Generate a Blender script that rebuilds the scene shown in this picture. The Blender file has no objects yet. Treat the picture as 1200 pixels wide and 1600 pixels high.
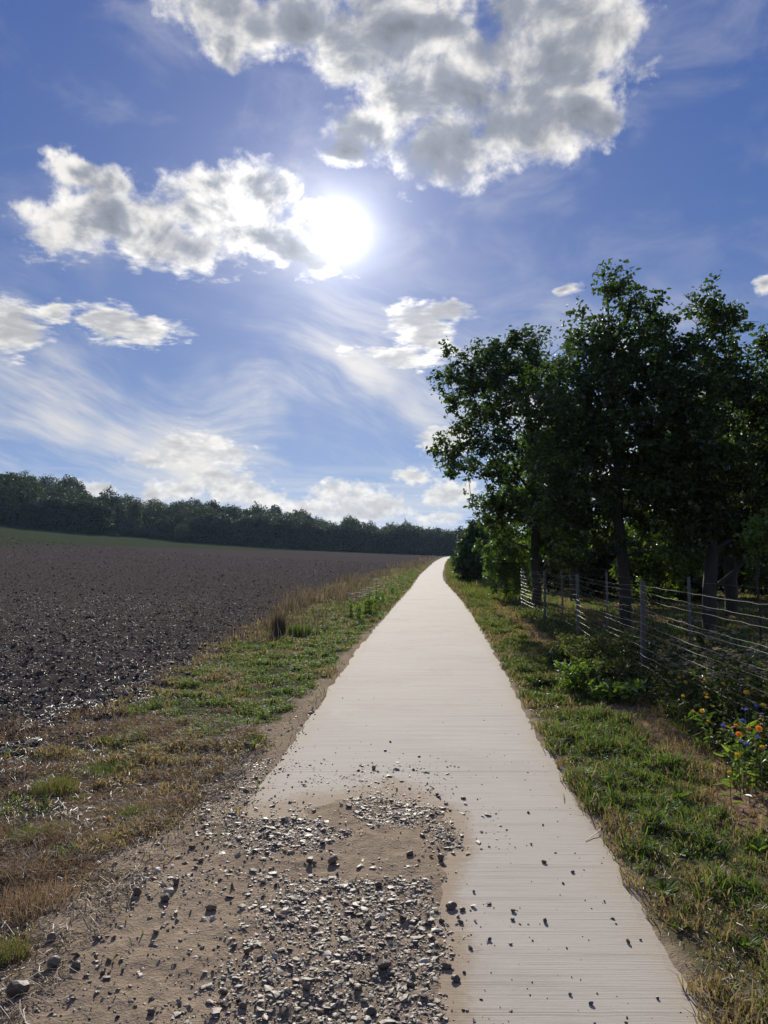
import bpy, math, random
import numpy as np
from math import radians, sin, cos, tan, atan, pi
random.seed(7); RNG = np.random.default_rng(7)
SC = bpy.context.scene; COL = SC.collection

# ------------------------------------------------------------------ camera
CAM_H = 1.65; PITCH = atan(72 / 1200)
cd = bpy.data.cameras.new('camera'); cam = bpy.data.objects.new('camera', cd); COL.objects.link(cam)
cd.sensor_fit = 'VERTICAL'; cd.sensor_height = 36; cd.sensor_width = 27; cd.lens = 27.0
cd.clip_start = 0.05; cd.clip_end = 20000
cam.location = (0, 0, CAM_H); cam.rotation_euler = (pi / 2 + PITCH, 0, 0)
SC.camera = cam

# ------------------------------------------------------------------ light
SUN_AZ, SUN_EL = radians(-3.4), radians(23.5)
SUN_DIR = np.array([sin(SUN_AZ) * cos(SUN_EL), cos(SUN_AZ) * cos(SUN_EL), sin(SUN_EL)])
sl = bpy.data.lights.new('sun', 'SUN'); sl.energy = 4.9; sl.angle = radians(0.6); sl.color = (1.0, 0.93, 0.82)
sun = bpy.data.objects.new('sun', sl); COL.objects.link(sun)
from mathutils import Vector, Matrix
sun.rotation_euler = Vector(SUN_DIR).to_track_quat('Z', 'Y').to_euler()
sun.location = tuple(SUN_DIR * 300)

SC.view_settings.view_transform = 'Standard'; SC.view_settings.look = 'None'
SC.view_settings.gamma = 1; SC.view_settings.use_curve_mapping = False
SC.view_settings.exposure = 0.58
SKY_STRENGTH = 0.075

def px_dir(px, py):
    u = 800 - py; x = px - 600
    f = 1200 * cos(PITCH) - u * sin(PITCH); z = 1200 * sin(PITCH) + u * cos(PITCH)
    return math.atan2(x, f), math.atan2(z, math.hypot(x, f))


class NT:
    """short helper for node trees"""
    def __init__(s, tree): s.t = tree; s.n = tree.nodes; s.l = tree.links
    def put(s, sock, v):
        if v is None: return
        if hasattr(v, 'is_output') or isinstance(v, bpy.types.NodeSocket): s.l.new(v, sock)
        else:
            sock.default_value = v
    def m(s, op, a, b=None, c=None, clamp=False):
        n = s.n.new('ShaderNodeMath'); n.operation = op; n.use_clamp = clamp
        s.put(n.inputs[0], a); s.put(n.inputs[1], b); s.put(n.inputs[2], c); return n.outputs[0]
    def v(s, op, a, b=None, c=None):
        n = s.n.new('ShaderNodeVectorMath'); n.operation = op
        s.put(n.inputs[0], a); s.put(n.inputs[1], b); s.put(n.inputs[2], c)
        return n.outputs['Value'] if op in ('LENGTH', 'DOT_PRODUCT', 'DISTANCE') else n.outputs[0]
    def noise(s, vec, scale, detail=4, rough=.5, dist=0, out=0, lac=2.0):
        n = s.n.new('ShaderNodeTexNoise'); s.put(n.inputs['Vector'], vec); s.put(n.inputs['Scale'], scale)
        n.inputs['Detail'].default_value = detail; n.inputs['Roughness'].default_value = rough
        n.inputs['Distortion'].default_value = dist; n.inputs['Lacunarity'].default_value = lac
        return n.outputs[out]
    def voro(s, vec, scale, rnd=1, feature='F1', out='Distance'):
        n = s.n.new('ShaderNodeTexVoronoi'); n.feature = feature; s.put(n.inputs['Vector'], vec)
        n.inputs['Scale'].default_value = scale; n.inputs['Randomness'].default_value = rnd
        return n.outputs[out]
    def ss(s, v, a, b, lo=0., hi=1.):
        n = s.n.new('ShaderNodeMapRange'); n.interpolation_type = 'SMOOTHSTEP'
        s.put(n.inputs[0], v); n.inputs[1].default_value = a; n.inputs[2].default_value = b
        n.inputs[3].default_value = lo; n.inputs[4].default_value = hi; return n.outputs[0]
    def lin(s, v, a, b, lo=0., hi=1.):
        n = s.n.new('ShaderNodeMapRange'); s.put(n.inputs[0], v); n.inputs[1].default_value = a; n.inputs[2].default_value = b
        n.inputs[3].default_value = lo; n.inputs[4].default_value = hi; return n.outputs[0]
    def mix(s, f, a, b, mode='MIX'):
        n = s.n.new('ShaderNodeMix'); n.data_type = 'RGBA'; n.blend_type = mode
        s.put(n.inputs[0], f)
        for k, x in ((6, a), (7, b)):
            if isinstance(x, tuple) and len(x) == 3: x = x + (1,)
            s.put(n.inputs[k], x)
        return n.outputs[2]
    def xyz(s, x, y, z):
        n = s.n.new('ShaderNodeCombineXYZ'); s.put(n.inputs[0], x); s.put(n.inputs[1], y); s.put(n.inputs[2], z); return n.outputs[0]
    def sep(s, v):
        n = s.n.new('ShaderNodeSeparateXYZ'); s.l.new(v, n.inputs[0]); return n.outputs
    def attr(s, name):
        n = s.n.new('ShaderNodeAttribute'); n.attribute_name = name; return n.outputs['Fac']
    def bump(s, h, strength=.5, dist=.01):
        n = s.n.new('ShaderNodeBump'); s.put(n.inputs['Height'], h); n.inputs['Strength'].default_value = strength
        n.inputs['Distance'].default_value = dist; return n.outputs[0]


def build_world():
    w = bpy.data.worlds.new('World'); SC.world = w; w.use_nodes = True
    T = NT(w.node_tree); T.n.clear()
    w.cycles.sampling_method = 'MANUAL'; w.cycles.sample_map_resolution = 1024
    out = T.n.new('ShaderNodeOutputWorld'); bg = T.n.new('ShaderNodeBackground')
    T.l.new(bg.outputs[0], out.inputs[0]); bg.inputs[1].default_value = SKY_STRENGTH
    sky = T.n.new('ShaderNodeTexSky'); sky.sky_type = 'NISHITA'; sky.sun_disc = False
    sky.sun_elevation = SUN_EL; sky.sun_rotation = SUN_AZ
    sky.air_density = 1.0; sky.dust_density = 0.25; sky.ozone_density = 2.0; sky.altitude = 100
    tc = T.n.new('ShaderNodeTexCoord'); D = tc.outputs['Generated']
    d = T.sep(D)
    az = T.m('ARCTAN2', d[0], d[1]); el = T.m('ARCSINE', d[2])
    P = T.xyz(az, el, 0.0)
    cosS = T.v('DOT_PRODUCT', D, tuple(SUN_DIR)); ang = T.m('ARCCOSINE', T.m('MINIMUM', cosS, 1.0))  # radians from the sun
    # ---- cumulus: ellipsoidal masses (centre and radii as seen in the sky), broken up by noise
    blobs = [  # px, py, rx, ry
        (640, 40, 130, 80), (760, 60, 110, 90), (700, 130, 100, 90), (850, 100, 120, 110), (920, 60, 100, 90), (800, 190, 110, 80),
        (700, 225, 90, 62), (575, 200, 75, 55), (640, 160, 80, 70), (900, 180, 80, 48), (945, 195, 45, 36), (540, 70, 70, 60), (465, 40, 55, 55),
        (335, 20, 75, 45), (400, 50, 50, 40), (350, 75, 45, 34), (545, 240, 40, 28), (850, 10, 150, 50), (650, -80, 260, 100), (900, -110, 160, 90),
        (105, 365, 68, 50), (170, 335, 75, 48), (240, 365, 85, 55), (330, 325, 85, 55), (400, 300, 66, 50), (300, 385, 80, 42), (385, 375, 85, 45),
        (455, 385, 75, 45), (515, 372, 55, 42), (480, 355, 46, 44), (490, 400, 60, 32), (120, 270, 46, 26), (170, 290, 40, 24), (330, 285, 50, 34),
        (170, 505, 50, 30), (225, 520, 58, 26), (15, 505, 58, 42), (95, 488, 30, 16),
        (640, 500, 45, 30), (700, 490, 52, 18), (610, 560, 75, 20), (680, 545, 34, 20), (655, 528, 50, 34),
        (300, 700, 52, 28), (350, 708, 45, 17), (245, 712, 45, 11),
        (345, 757, 55, 28), (290, 765, 45, 18), (245, 765, 26, 16), (400, 775, 60, 17), (150, 762, 34, 12), (120, 752, 16, 10),
        (545, 768, 40, 20), (600, 790, 36, 17), (500, 790, 60, 13), (650, 742, 34, 13), (705, 770, 44, 18), (695, 690, 34, 20), (690, 805, 45, 12), (440, 795, 50, 10), (560, 800, 80, 10),
        (890, 452, 24, 15), (1195, 455, 28, 20), 
        (1010, 740, 60, 30), (1120, 700, 70, 36), (900, 745, 60, 25), (1180, 770, 80, 25), (-120, 500, 90, 40), (-140, 700, 100, 30), (1330, 480, 90, 40), (1420, 300, 120, 60), (1330, 740, 90, 30)]
    g = bpy.data.node_groups.new('cloud_mass', 'ShaderNodeTree')
    g.interface.new_socket('P', in_out='INPUT', socket_type='NodeSocketVector')
    g.interface.new_socket('S', in_out='OUTPUT', socket_type='NodeSocketFloat')
    G = NT(g); gi = G.n.new('NodeGroupInput'); go = G.n.new('NodeGroupOutput')
    p = gi.outputs[0]; cur = None
    for (bx, by, rx, ry) in blobs:
        c = px_dir(bx, by); ax = (px_dir(bx + rx, by)[0] - px_dir(bx - rx, by)[0]) / 2; ay = (px_dir(bx, by - ry)[1] - px_dir(bx, by + ry)[1]) / 2
        kk = (1.24 if by < 650 else 1.42) * (.8 if rx < 36 and by < 480 else 1); ax *= kk; ay *= kk
        sx, sy = 1 / ax, 1 / ay
        L = G.v('LENGTH', G.v('MULTIPLY_ADD', p, (sx, sy, 0), (-c[0] * sx, -c[1] * sy, 0)))
        if cur is None: cur = L
        else:
            n = G.n.new('ShaderNodeMath'); n.operation = 'SMOOTH_MIN'; G.l.new(cur, n.inputs[0]); G.l.new(L, n.inputs[1]); n.inputs[2].default_value = .35; cur = n.outputs[0]
    G.l.new(G.m('SUBTRACT', 1.0, cur), go.inputs[0])
    def mass(v):
        n = T.n.new('ShaderNodeGroup'); n.node_tree = g; T.l.new(v, n.inputs[0]); return n.outputs[0]
    wa = T.v('SUBTRACT', T.noise(D, 7, 3, .55, out=1), (.5, .5, .5))
    wb = T.v('SUBTRACT', T.noise(D, 28, 5, .6, out=1), (.5, .5, .5))
    Pw = T.v('ADD', T.v('ADD', P, T.v('MULTIPLY', wa, (.055, .04, 0))), T.v('MULTIPLY', wb, (.026, .024, 0)))
    S0 = mass(Pw)
    # clouds elsewhere in the sky (out of the frame): broken cumulus from noise
    lowmask = T.ss(T.v('LENGTH', T.v('SUBTRACT', P, (0, .27, 0))), .68, .95)
    rest = T.m('MULTIPLY', T.m('ADD', T.m('MULTIPLY', T.m('SUBTRACT', T.noise(D, 3.2, 3, .5), .52), 6.0), -.1), 1.0)
    rest = T.m('ADD', T.m('MULTIPLY', rest, lowmask), T.m('MULTIPLY', T.m('SUBTRACT', 1.0, lowmask), -3.0))
    S0 = T.m('MAXIMUM', S0, rest)
    kz = T.ss(el, .05, .40, 2.0, 1.0)                                # farther clouds show finer detail
    Dz = T.v('MULTIPLY', T.v('MULTIPLY', D, (1, 1, 1.25)), T.xyz(kz, kz, kz))
    f1 = T.noise(Dz, 10, 10, .64, .35); f2 = T.noise(Dz, 38, 8, .66, .3)
    vo = T.voro(T.v('ADD', Dz, T.v('MULTIPLY', wb, (.05, .05, .05))), 24)
    vo2 = T.voro(T.v('ADD', Dz, T.v('MULTIPLY', wb, (.03, .03, .03))), 62)
    puff = T.m('ADD', T.m('MULTIPLY', T.m('SUBTRACT', .38, vo), .45), T.m('MULTIPLY', T.m('SUBTRACT', .38, vo2), .26))
    hf = T.m('ADD', T.m('MULTIPLY', T.m('SUBTRACT', f1, .5), 2.3), T.m('MULTIPLY', T.m('SUBTRACT', f2, .5), 1.3))
    hf = T.m('ADD', hf, puff)
    dens = T.m('ADD', T.m('MULTIPLY', T.m('MINIMUM', S0, .75), 1.35), hf)
    hole = T.v('LENGTH', T.v('MULTIPLY_ADD', Pw, (1 / .045, 1 / .030, 0), (-px_dir(760, 35)[0] / .045, -px_dir(760, 35)[1] / .030, 0)))
    dens = T.m('SUBTRACT', dens, T.m('MULTIPLY', T.ss(hole, 1.3, 0.0), .9))
    alpha = T.ss(dens, -.05, .75)
    toS = T.v('SUBTRACT', (SUN_DIR[0], SUN_DIR[1], SUN_DIR[2]), D)
    Ds = T.v('ADD', Dz, T.v('MULTIPLY', T.v('NORMALIZE', toS), (.022, .022, .022)))
    ra = T.noise(Dz, 13, 5, .55, .3); rb = T.noise(Ds, 13, 5, .55, .3)
    relief = T.m('MULTIPLY', T.m('SUBTRACT', ra, rb), 2.0)             # sides facing the sun are brighter
    fm = T.noise(Dz, 5.5, 3, .5, .2); fm2 = T.noise(Dz, 30, 7, .62)
    th = T.m('ADD', T.m('MULTIPLY', S0, 1.0), T.m('MULTIPLY', T.m('SUBTRACT', fm, .5), 1.5))
    th = T.m('ADD', th, T.m('MULTIPLY', T.m('SUBTRACT', fm2, .5), .45))
    th = T.m('SUBTRACT', th, T.m('MULTIPLY', relief, 1.25))
    farw = T.ss(el, .20, .40)
    thick = T.m('MULTIPLY', T.ss(th, .12, .95), T.lin(farw, 0, 1, .50, 1.0))
    k = 1 / SKY_STRENGTH
    near = T.m('POWER', 2.718, T.m('MULTIPLY', ang, -8.0))          # forward scattering round the sun
    tex = T.m('ADD', 1.0, T.m('ADD', T.m('MULTIPLY', T.m('SUBTRACT', fm2, .5), .55), T.m('MULTIPLY', puff, .35)))
    br = T.m('MULTIPLY', T.m('ADD', .57, T.m('ADD', T.m('MULTIPLY', near, .7), T.m('MULTIPLY', T.m('POWER', 2.718, T.m('MULTIPLY', ang, -24.)), 2.2))), tex)
    lit = T.mix(1.0, (1.0, .97, .93), T.xyz(br, br, br), 'MULTIPLY')
    gr = T.m('MULTIPLY', T.m('ADD', T.m('ADD', .105, T.m('MULTIPLY', T.ss(th, 1.8, .8), .12)), T.m('MULTIPLY', near, .20)), T.m('ADD', .35, T.m('MULTIPLY', tex, .65)))
    dark = T.mix(1.0, (.90, .97, 1.14), T.xyz(gr, gr, gr), 'MULTIPLY')
    ccol = T.mix(thick, lit, dark)
    # cirrus veils: long streaks low in the sky
    sy = T.m('ADD', el, T.m('MULTIPLY', az, .30))
    wv = T.noise(D, 3.2, 2, .5)
    cv = T.xyz(T.m('MULTIPLY', az, 2.6), T.m('ADD', T.m('MULTIPLY', sy, 12.0), T.m('MULTIPLY', wv, 2.4)), 0.3)
    cir = T.noise(cv, 1.3, 9, .62, .12)
    patch = T.noise(D, 3.6, 4, .55)
    cmask = T.m('MULTIPLY', T.ss(el, .02, .08), T.ss(el, .42, .20))
    cir = T.m('MULTIPLY', T.m('MULTIPLY', T.ss(cir, .36, .74), T.ss(patch, .36, .56)), cmask)
    thin = T.m('MULTIPLY', T.ss(T.noise(T.v('MULTIPLY', D, (3, 3, 5)), 2.4, 7, .6, .4), .45, .8), T.ss(el, .2, .5, 0., .32))
    cir2 = T.m('MULTIPLY', T.ss(T.noise(T.xyz(T.m('MULTIPLY', az, 3.), T.m('MULTIPLY', el, 34.), 0.), 1.2, 7, .6, .3), .34, .66), T.ss(el, .16, .02))
    cir = T.m('MAXIMUM', T.m('MAXIMUM', cir, T.m('MULTIPLY', cir2, .95)), thin)
    cb = T.m('ADD', .50, T.m('MULTIPLY', near, .5))
    cicol = T.mix(1.0, (1.0, .97, .93), T.xyz(cb, cb, cb), 'MULTIPLY')
    # clear sky with the aureole round the sun
    nis = T.v('MULTIPLY', sky.outputs[0], (SKY_STRENGTH * .10,) * 3)
    elc = T.m('MAXIMUM', el, 0.0)
    gb = T.mix(T.m('POWER', 2.718, T.m('MULTIPLY', elc, -5.0)), (.021, .055, .205), (.155, .255, .45))
    base = T.v('ADD', gb, nis)
    au = T.m('ADD', T.m('MULTIPLY', T.m('POWER', 2.718, T.m('MULTIPLY', ang, -19.)), .34), T.m('MULTIPLY', T.m('POWER', 2.718, T.m('MULTIPLY', ang, -6.5)), .17))
    col = T.v('ADD', base, T.v('MULTIPLY', T.xyz(au, au, au), (1., .97, .95)))
    col = T.mix(cir, col, cicol)
    col = T.mix(alpha, col, ccol)
    core = T.m('MULTIPLY', T.m('POWER', 2.718, T.m('MULTIPLY', ang, -95.)), 3.2)
    core = T.m('ADD', core, T.m('MULTIPLY', T.m('POWER', 2.718, T.m('MULTIPLY', ang, -34.)), .55))
    col = T.v('ADD', col, T.xyz(core, core, core))
    col = T.v('MULTIPLY', col, (k, k, k))
    T.l.new(col, bg.inputs[0])
build_world()

# ------------------------------------------------------------------ numpy noise
def _h(ix, iy, seed):
    n = (ix.astype(np.int64) * 374761393 + iy.astype(np.int64) * 668265263 + seed * 1442695041) & 0xffffffff
    n = ((n ^ (n >> 13)) * 1274126177) & 0xffffffff
    return ((n ^ (n >> 16)) & 0xffffff) / float(0xffffff)
def vn(x, y, seed=0):
    x = np.asarray(x, float); y = np.asarray(y, float)
    ix = np.floor(x); iy = np.floor(y); fx = x - ix; fy = y - iy
    fx = fx * fx * (3 - 2 * fx); fy = fy * fy * (3 - 2 * fy)
    a = _h(ix, iy, seed); b = _h(ix + 1, iy, seed); c = _h(ix, iy + 1, seed); d = _h(ix + 1, iy + 1, seed)
    return a + (b - a) * fx + (c - a) * fy + (a - b - c + d) * fx * fy
def fbm(x, y, seed=0, o=4, g=.5):
    s = 0; a = 1; t = 0
    for k in range(o):
        s = s + a * vn(x * 2 ** k + 17.3 * k, y * 2 ** k - 9.1 * k, seed + k); t += a; a *= g
    return s / t
def sst(v, a, b):
    t = np.clip((np.asarray(v, float) - a) / (b - a), 0, 1); return t * t * (3 - 2 * t)

# ------------------------------------------------------------------ lie of the land
PY_ = [-40, 0, 2.8, 4.3, 5.5, 7.3, 10.1, 15.6, 21.5, 25, 30, 42, 59, 78, 110, 144, 175, 200, 230, 270]
PR_ = [-1.1, .9, 1.16, 1.27, 1.33, 1.45, 1.67, 2.10, 2.52, 2.74, 3.05, 3.72, 4.68, 6.0, 8.6, 11.6, 14.8, 17.6, 22.5, 31]
PL_ = [-3.4, -1.35, -1.12, -1.0, -.92, -.83, -.70, -.42, .0, .22, .56, 1.36, 2.36, 3.56, 6.2, 9.2, 12.4, 15.2, 19.6, 28]
def _sm(ys, xs):
    yy = np.concatenate([np.linspace(-40, 0, 20), np.geomspace(1, 271, 220) - 1 + .3]); v = np.interp(yy, ys, xs)
    for _ in range(3): v[1:-1] = (v[:-2] + 2 * v[1:-1] + v[2:]) / 4
    return yy, v
_R = _sm(PY_, PR_); _L = _sm(PY_, PL_)
def xr(y): return np.interp(y, *_R)
def xl(y): return np.interp(y, *_L)
def hp(y): return np.interp(y, [-50, 30, 60, 78, 100, 120, 144, 170, 200, 250, 400, 4000], [0, 0, -.14, -.12, .1, .33, .72, 1.15, 1.66, 2.2, 2.6, 6])
_hy = np.linspace(-50, 420, 900); _hv = hp(_hy)
for _ in range(60): _hv[1:-1] = (_hv[:-2] + 2 * _hv[1:-1] + _hv[2:]) / 4
def hpath(y): return np.where(np.asarray(y) < 400, np.interp(y, _hy, _hv), hp(y))
def edgeD(u): return np.interp(u, [-1.2, -.5, -.167, 0, .075, .3], [150, 180, 220, 240, 252, 260])
def H(x, y):
    x = np.asarray(x, float); y = np.asarray(y, float)
    u = x / np.maximum(y, 5.0); D = edgeD(u); t = y / D
    E = np.interp(u, [-3, -1, -.5, -.167, 0, .075, .3], [13, 11, 7.9, 2.9, 1.0, .25, .0])
    z = hpath(y) + E * np.clip((np.minimum(t, 1.0) - .15) / .85, 0, 1) ** 1.25
    sl = np.interp(u, [-3, -.5, -.167, 0, .1], [.10, .092, .062, .012, 0.0])
    z = z + sl * np.clip(y - D, 0, 130)
    return z
def ground_pt(px, py):
    u = 800 - py; f = 1200 * cos(PITCH) - u * sin(PITCH); z = 1200 * sin(PITCH) + u * cos(PITCH); x = px - 600
    t = 0
    lo, hi = 1.0 / 1200, 400.0 / f
    tt = np.geomspace(1.5 / f, 400 / f, 4000); zz = CAM_H + tt * z - H(tt * x, tt * f)
    i = np.argmax(zz < 0) if (zz < 0).any() else len(tt) - 1
    return float(tt[i] * x), float(tt[i] * f)
def xfield(y):  # edge between left verge and ploughed field
    return np.interp(y, [-40, 0, 3, 5.5, 8, 15, 22, 30, 45, 78, 144, 200, 260], [-4.2, -3.6, -3.1, -2.85, -2.7, -2.75, -2.8, -2.8, -2.6, -.4, 6.4, 12.4, 23]) \
        + (fbm(np.asarray(y) * .8, np.asarray(y) * 0 + 3, 5, 3) - .5) * .9
def xbed(y):    # near edge of the flower bed / foot of the fence
    return np.interp(y, [-40, 3, 5, 7, 9.6, 13, 20, 28], [0.5, 2.62, 2.72, 2.85, 3.12, 3.3, 3.8, 4.2])
def apron(x, y):  # mask of the dirt lying over the slab, 0..1
    n = (fbm(x * 2.2, y * 2.2, 31, 4) - .5)
    xa = np.interp(y, [0, 2.8, 3.8, 5.2, 6], [.15, .24, .33, .42, .5]) + n * .28
    ya = np.interp(x, [-1.2, -.85, -.3, .4], [5.9, 5.15, 5.45, 5.35]) + n * 1.0
    return sst(xa - x, -.06, .10) * sst(ya - y, -.12, .25)
def masks(x, y):
    """field, sand, green for each point; the rest is dry thatch"""
    n1 = fbm(x * .9, y * .9, 41, 4); n2 = fbm(x * 2.5, y * 2.5, 47, 4)
    L, R = xl(y), xr(y); F = xfield(y) + (n2 - .5) * 1.2
    field = sst(F - x, -.25, .25)
    far = sst(y, 240, 250)
    sand = np.where((x > L - .05) & (x < R - .1), 1.0, 0.0)          # everything under and over the slab is bare dirt
    # dirt shoulder left of the slab, wide in the foreground
    wl = np.interp(y, [0, 3, 4.2, 5.8, 7, 10, 16, 40], [.55, .45, .42, .32, .30, .22, .10, .05]) + (n2 - .5) * .5
    sand = np.maximum(sand, sst(x - (L - wl), -.08, .1) * (x < L + .3))
    sand = np.maximum(sand, sst((R + .07 + (n2 - .5) * .2) - x, -.04, .04) * (x > R - .3) * .8)
    # brown dry strip on the right
    xb = xbed(y); xb2 = xb - .62 + (n2 - .5) * .5; strip = sst(x, xb2, xb2 + .22) * sst(xb + .05 - x, 0, .12) * sst(n1, .15, .35)
    gl = sst(y + (n1 - .5) * 3.5, 6.2, 8.2)
    green = np.where(x < L, gl * sst(n2, .22, .5), .45 + .55 * sst(n2, .35, .6))
    green = green * (1 - strip)
    green = np.where(x > xb + .6, .35 * sst(n1, .4, .6), green)
    u = x / np.maximum(y, 5.); t = y / edgeD(u)
    crop = sst(t + (fbm(x * .04, y * .04, 3, 2) - .5) * .05, np.interp(u, [-1, -.5, 0, .1], [.50, .56, .93, 1.05]), np.interp(u, [-1, -.5, 0, .1], [.52, .585, .95, 1.07]))
    return field * (x < L), sand * (1 - field), green * (1 - field), strip, crop
def ground_h(x, y):
    z = H(x, y); d = np.maximum(np.abs(y), 1.5)
    f, s, g, st, cr = masks(x, y)
    fade = np.clip(16 / d, .0, 1)
    n2 = fbm(x * 9, y * 9, 61, 3); n1 = fbm(x * 3.2, y * 3.2, 67, 3); n3 = fbm(x * 26, y * 26, 69, 3)
    z = z + f * ((n2 - .5) * .075 + (n1 - .5) * .10 + (n3 - .5) * .03) * fade
    z = z + (1 - f) * ((n1 - .5) * .035 + (n2 - .5) * .018) * fade * (1 - .55 * s)
    L, R = xl(y), xr(y); nn = (fbm(x * 3, y * 3, 71, 4) - .5)
    e = np.maximum(L - x, x - R) + nn * .16 + (n3 - .5) * .03
    on = sst(e, -.035, .03)
    a = apron(x, y)
    zr = H(x, y)
    low = zr - .010 + a * (.010 * sst(.15 - x, 0, .4) + .019 + (n2 - .5) * .022 + (n1 - .5) * .022 + (n3 - .5) * .018)
    edge = zr + .012 + (z - zr) * np.clip(e * 4 + .25, .2, 1)
    out = np.where(e < .5, low * (1 - on) + np.maximum(edge, low) * on, z)
    # worn wheel track bottom left
    tr = np.exp(-((x + .78 + (3.6 - y) * .14) / .17) ** 2) * sst(5.2 - y, 0, 1.5)
    out = out - tr * .004
    return out

# ------------------------------------------------------------------ object helpers
def tag(o, label=None, cat=None, group=None, kind=None):
    if label: o['label'] = label
    if cat: o['category'] = cat
    if group: o['group'] = group
    if kind: o['kind'] = kind
    return o
def link(name, me, mat=None, parent=None, loc=None, rot=None):
    if mat is not None and len(me.materials) == 0: me.materials.append(mat)
    o = bpy.data.objects.new(name, me); COL.objects.link(o)
    if parent is not None: o.parent = parent
    if loc is not None: o.location = loc
    if rot is not None: o.rotation_euler = rot
    return o
def empty(name, loc=(0, 0, 0), rz=0):
    o = bpy.data.objects.new(name, None); COL.objects.link(o); o.location = loc; o.rotation_euler = (0, 0, rz); o.empty_display_size = .1; return o
def mesh_np(name, V, loops, counts, attrs=None, smooth=False):
    """V (n,3); loops flat index array; counts per-face vertex counts"""
    me = bpy.data.meshes.new(name); V = np.asarray(V, np.float32)
    loops = np.asarray(loops, np.int32).ravel(); counts = np.asarray(counts, np.int32)
    me.vertices.add(len(V)); me.vertices.foreach_set('co', V.ravel())
    me.loops.add(len(loops)); me.loops.foreach_set('vertex_index', loops)
    me.polygons.add(len(counts)); st = np.zeros(len(counts), np.int32); st[1:] = np.cumsum(counts)[:-1]
    me.polygons.foreach_set('loop_start', st); me.polygons.foreach_set('loop_total', counts)
    me.polygons.foreach_set('use_smooth', np.full(len(counts), bool(smooth)))
    for k, a in (attrs or {}).items():
        at = me.attributes.new(k, 'FLOAT', 'POINT'); at.data.foreach_set('value', np.asarray(a, np.float32))
    me.update(calc_edges=True); me.validate()
    return me
def faces_mesh(name, V, F, attrs=None, smooth=False):
    return mesh_np(name, V, [i for f in F for i in f], [len(f) for f in F], attrs, smooth)
def copy_tree(o, parent=None):
    c = o.copy(); COL.objects.link(c)
    if parent is not None: c.parent = parent
    for ch in list(o.children): copy_tree(ch, c)
    return c
def rotmats(n, tilt=1.0, rng=RNG):
    """n random rotation matrices: heading about z then tilt about x, then spin"""
    a = rng.uniform(0, 2 * pi, n); b = rng.normal(0, tilt, n); c = rng.uniform(0, 2 * pi, n)
    def rz(t):
        m = np.zeros((n, 3, 3)); m[:, 0, 0] = np.cos(t); m[:, 0, 1] = -np.sin(t); m[:, 1, 0] = np.sin(t); m[:, 1, 1] = np.cos(t); m[:, 2, 2] = 1; return m
    rx = np.zeros((n, 3, 3)); rx[:, 0, 0] = 1; rx[:, 1, 1] = np.cos(b); rx[:, 1, 2] = -np.sin(b); rx[:, 2, 1] = np.sin(b); rx[:, 2, 2] = np.cos(b)
    return rz(a) @ rx @ rz(c)
_t = (1 + 5 ** .5) / 2
ICO_V = np.array([(-1, _t, 0), (1, _t, 0), (-1, -_t, 0), (1, -_t, 0), (0, -1, _t), (0, 1, _t), (0, -1, -_t), (0, 1, -_t), (_t, 0, -1), (_t, 0, 1), (-_t, 0, -1), (-_t, 0, 1)], float) / math.sqrt(1 + _t * _t)
ICO_F = np.array([(0, 11, 5), (0, 5, 1), (0, 1, 7), (0, 7, 10), (0, 10, 11), (1, 5, 9), (5, 11, 4), (11, 10, 2), (10, 7, 6), (7, 1, 8), (3, 9, 4), (3, 4, 2), (3, 2, 6), (3, 6, 8), (3, 8, 9), (4, 9, 5), (2, 4, 11), (6, 2, 10), (8, 6, 7), (9, 8, 1)])
def rocks_mesh(name, pos, size, flat=(.45, .8), rough=.28, tint=None, tilt=.5, rng=RNG):
    n = len(pos)
    V = np.repeat(ICO_V[None], n, 0) * (1 + rng.normal(0, rough, (n, 12, 1)).clip(-.6, .6))
    sc = np.stack([rng.uniform(.8, 1.3, n), rng.uniform(.65, 1.0, n), rng.uniform(*flat, n)], 1) * size[:, None] * .5
    V = V * sc[:, None, :]
    V = np.einsum('nij,nvj->nvi', rotmats(n, tilt, rng), V) + pos[:, None, :]
    F = ICO_F[None] + (np.arange(n) * 12)[:, None, None]
    t = rng.uniform(0, 1, n) if tint is None else tint
    return mesh_np(name, V.reshape(-1, 3), F.ravel(), np.full(n * 20, 3), {'tint': np.repeat(t, 12)})
def tube(pts, rad, sides=6, cap=True):
    """points (n,3), radii -> V, F"""
    pts = np.asarray(pts, float); n = len(pts); rad = np.broadcast_to(np.asarray(rad, float), (n,))
    tg = np.gradient(pts, axis=0); tg /= np.linalg.norm(tg, axis=1)[:, None] + 1e-9
    ref = np.array([0, 0, 1.]) if abs(tg[0, 2]) < .9 else np.array([1., 0, 0])
    V = []; F = []
    for i in range(n):
        a = np.cross(tg[i], ref); a /= np.linalg.norm(a) + 1e-9; b = np.cross(tg[i], a)
        for k in range(sides):
            t = 2 * pi * k / sides; V.append(pts[i] + rad[i] * (cos(t) * a + sin(t) * b))
    for i in range(n - 1):
        for k in range(sides):
            F.append((i * sides + k, i * sides + (k + 1) % sides, (i + 1) * sides + (k + 1) % sides, (i + 1) * sides + k))
    if cap: F.append(tuple(range(sides))[::-1]); F.append(tuple((n - 1) * sides + k for k in range(sides)))
    return V, F
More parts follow.
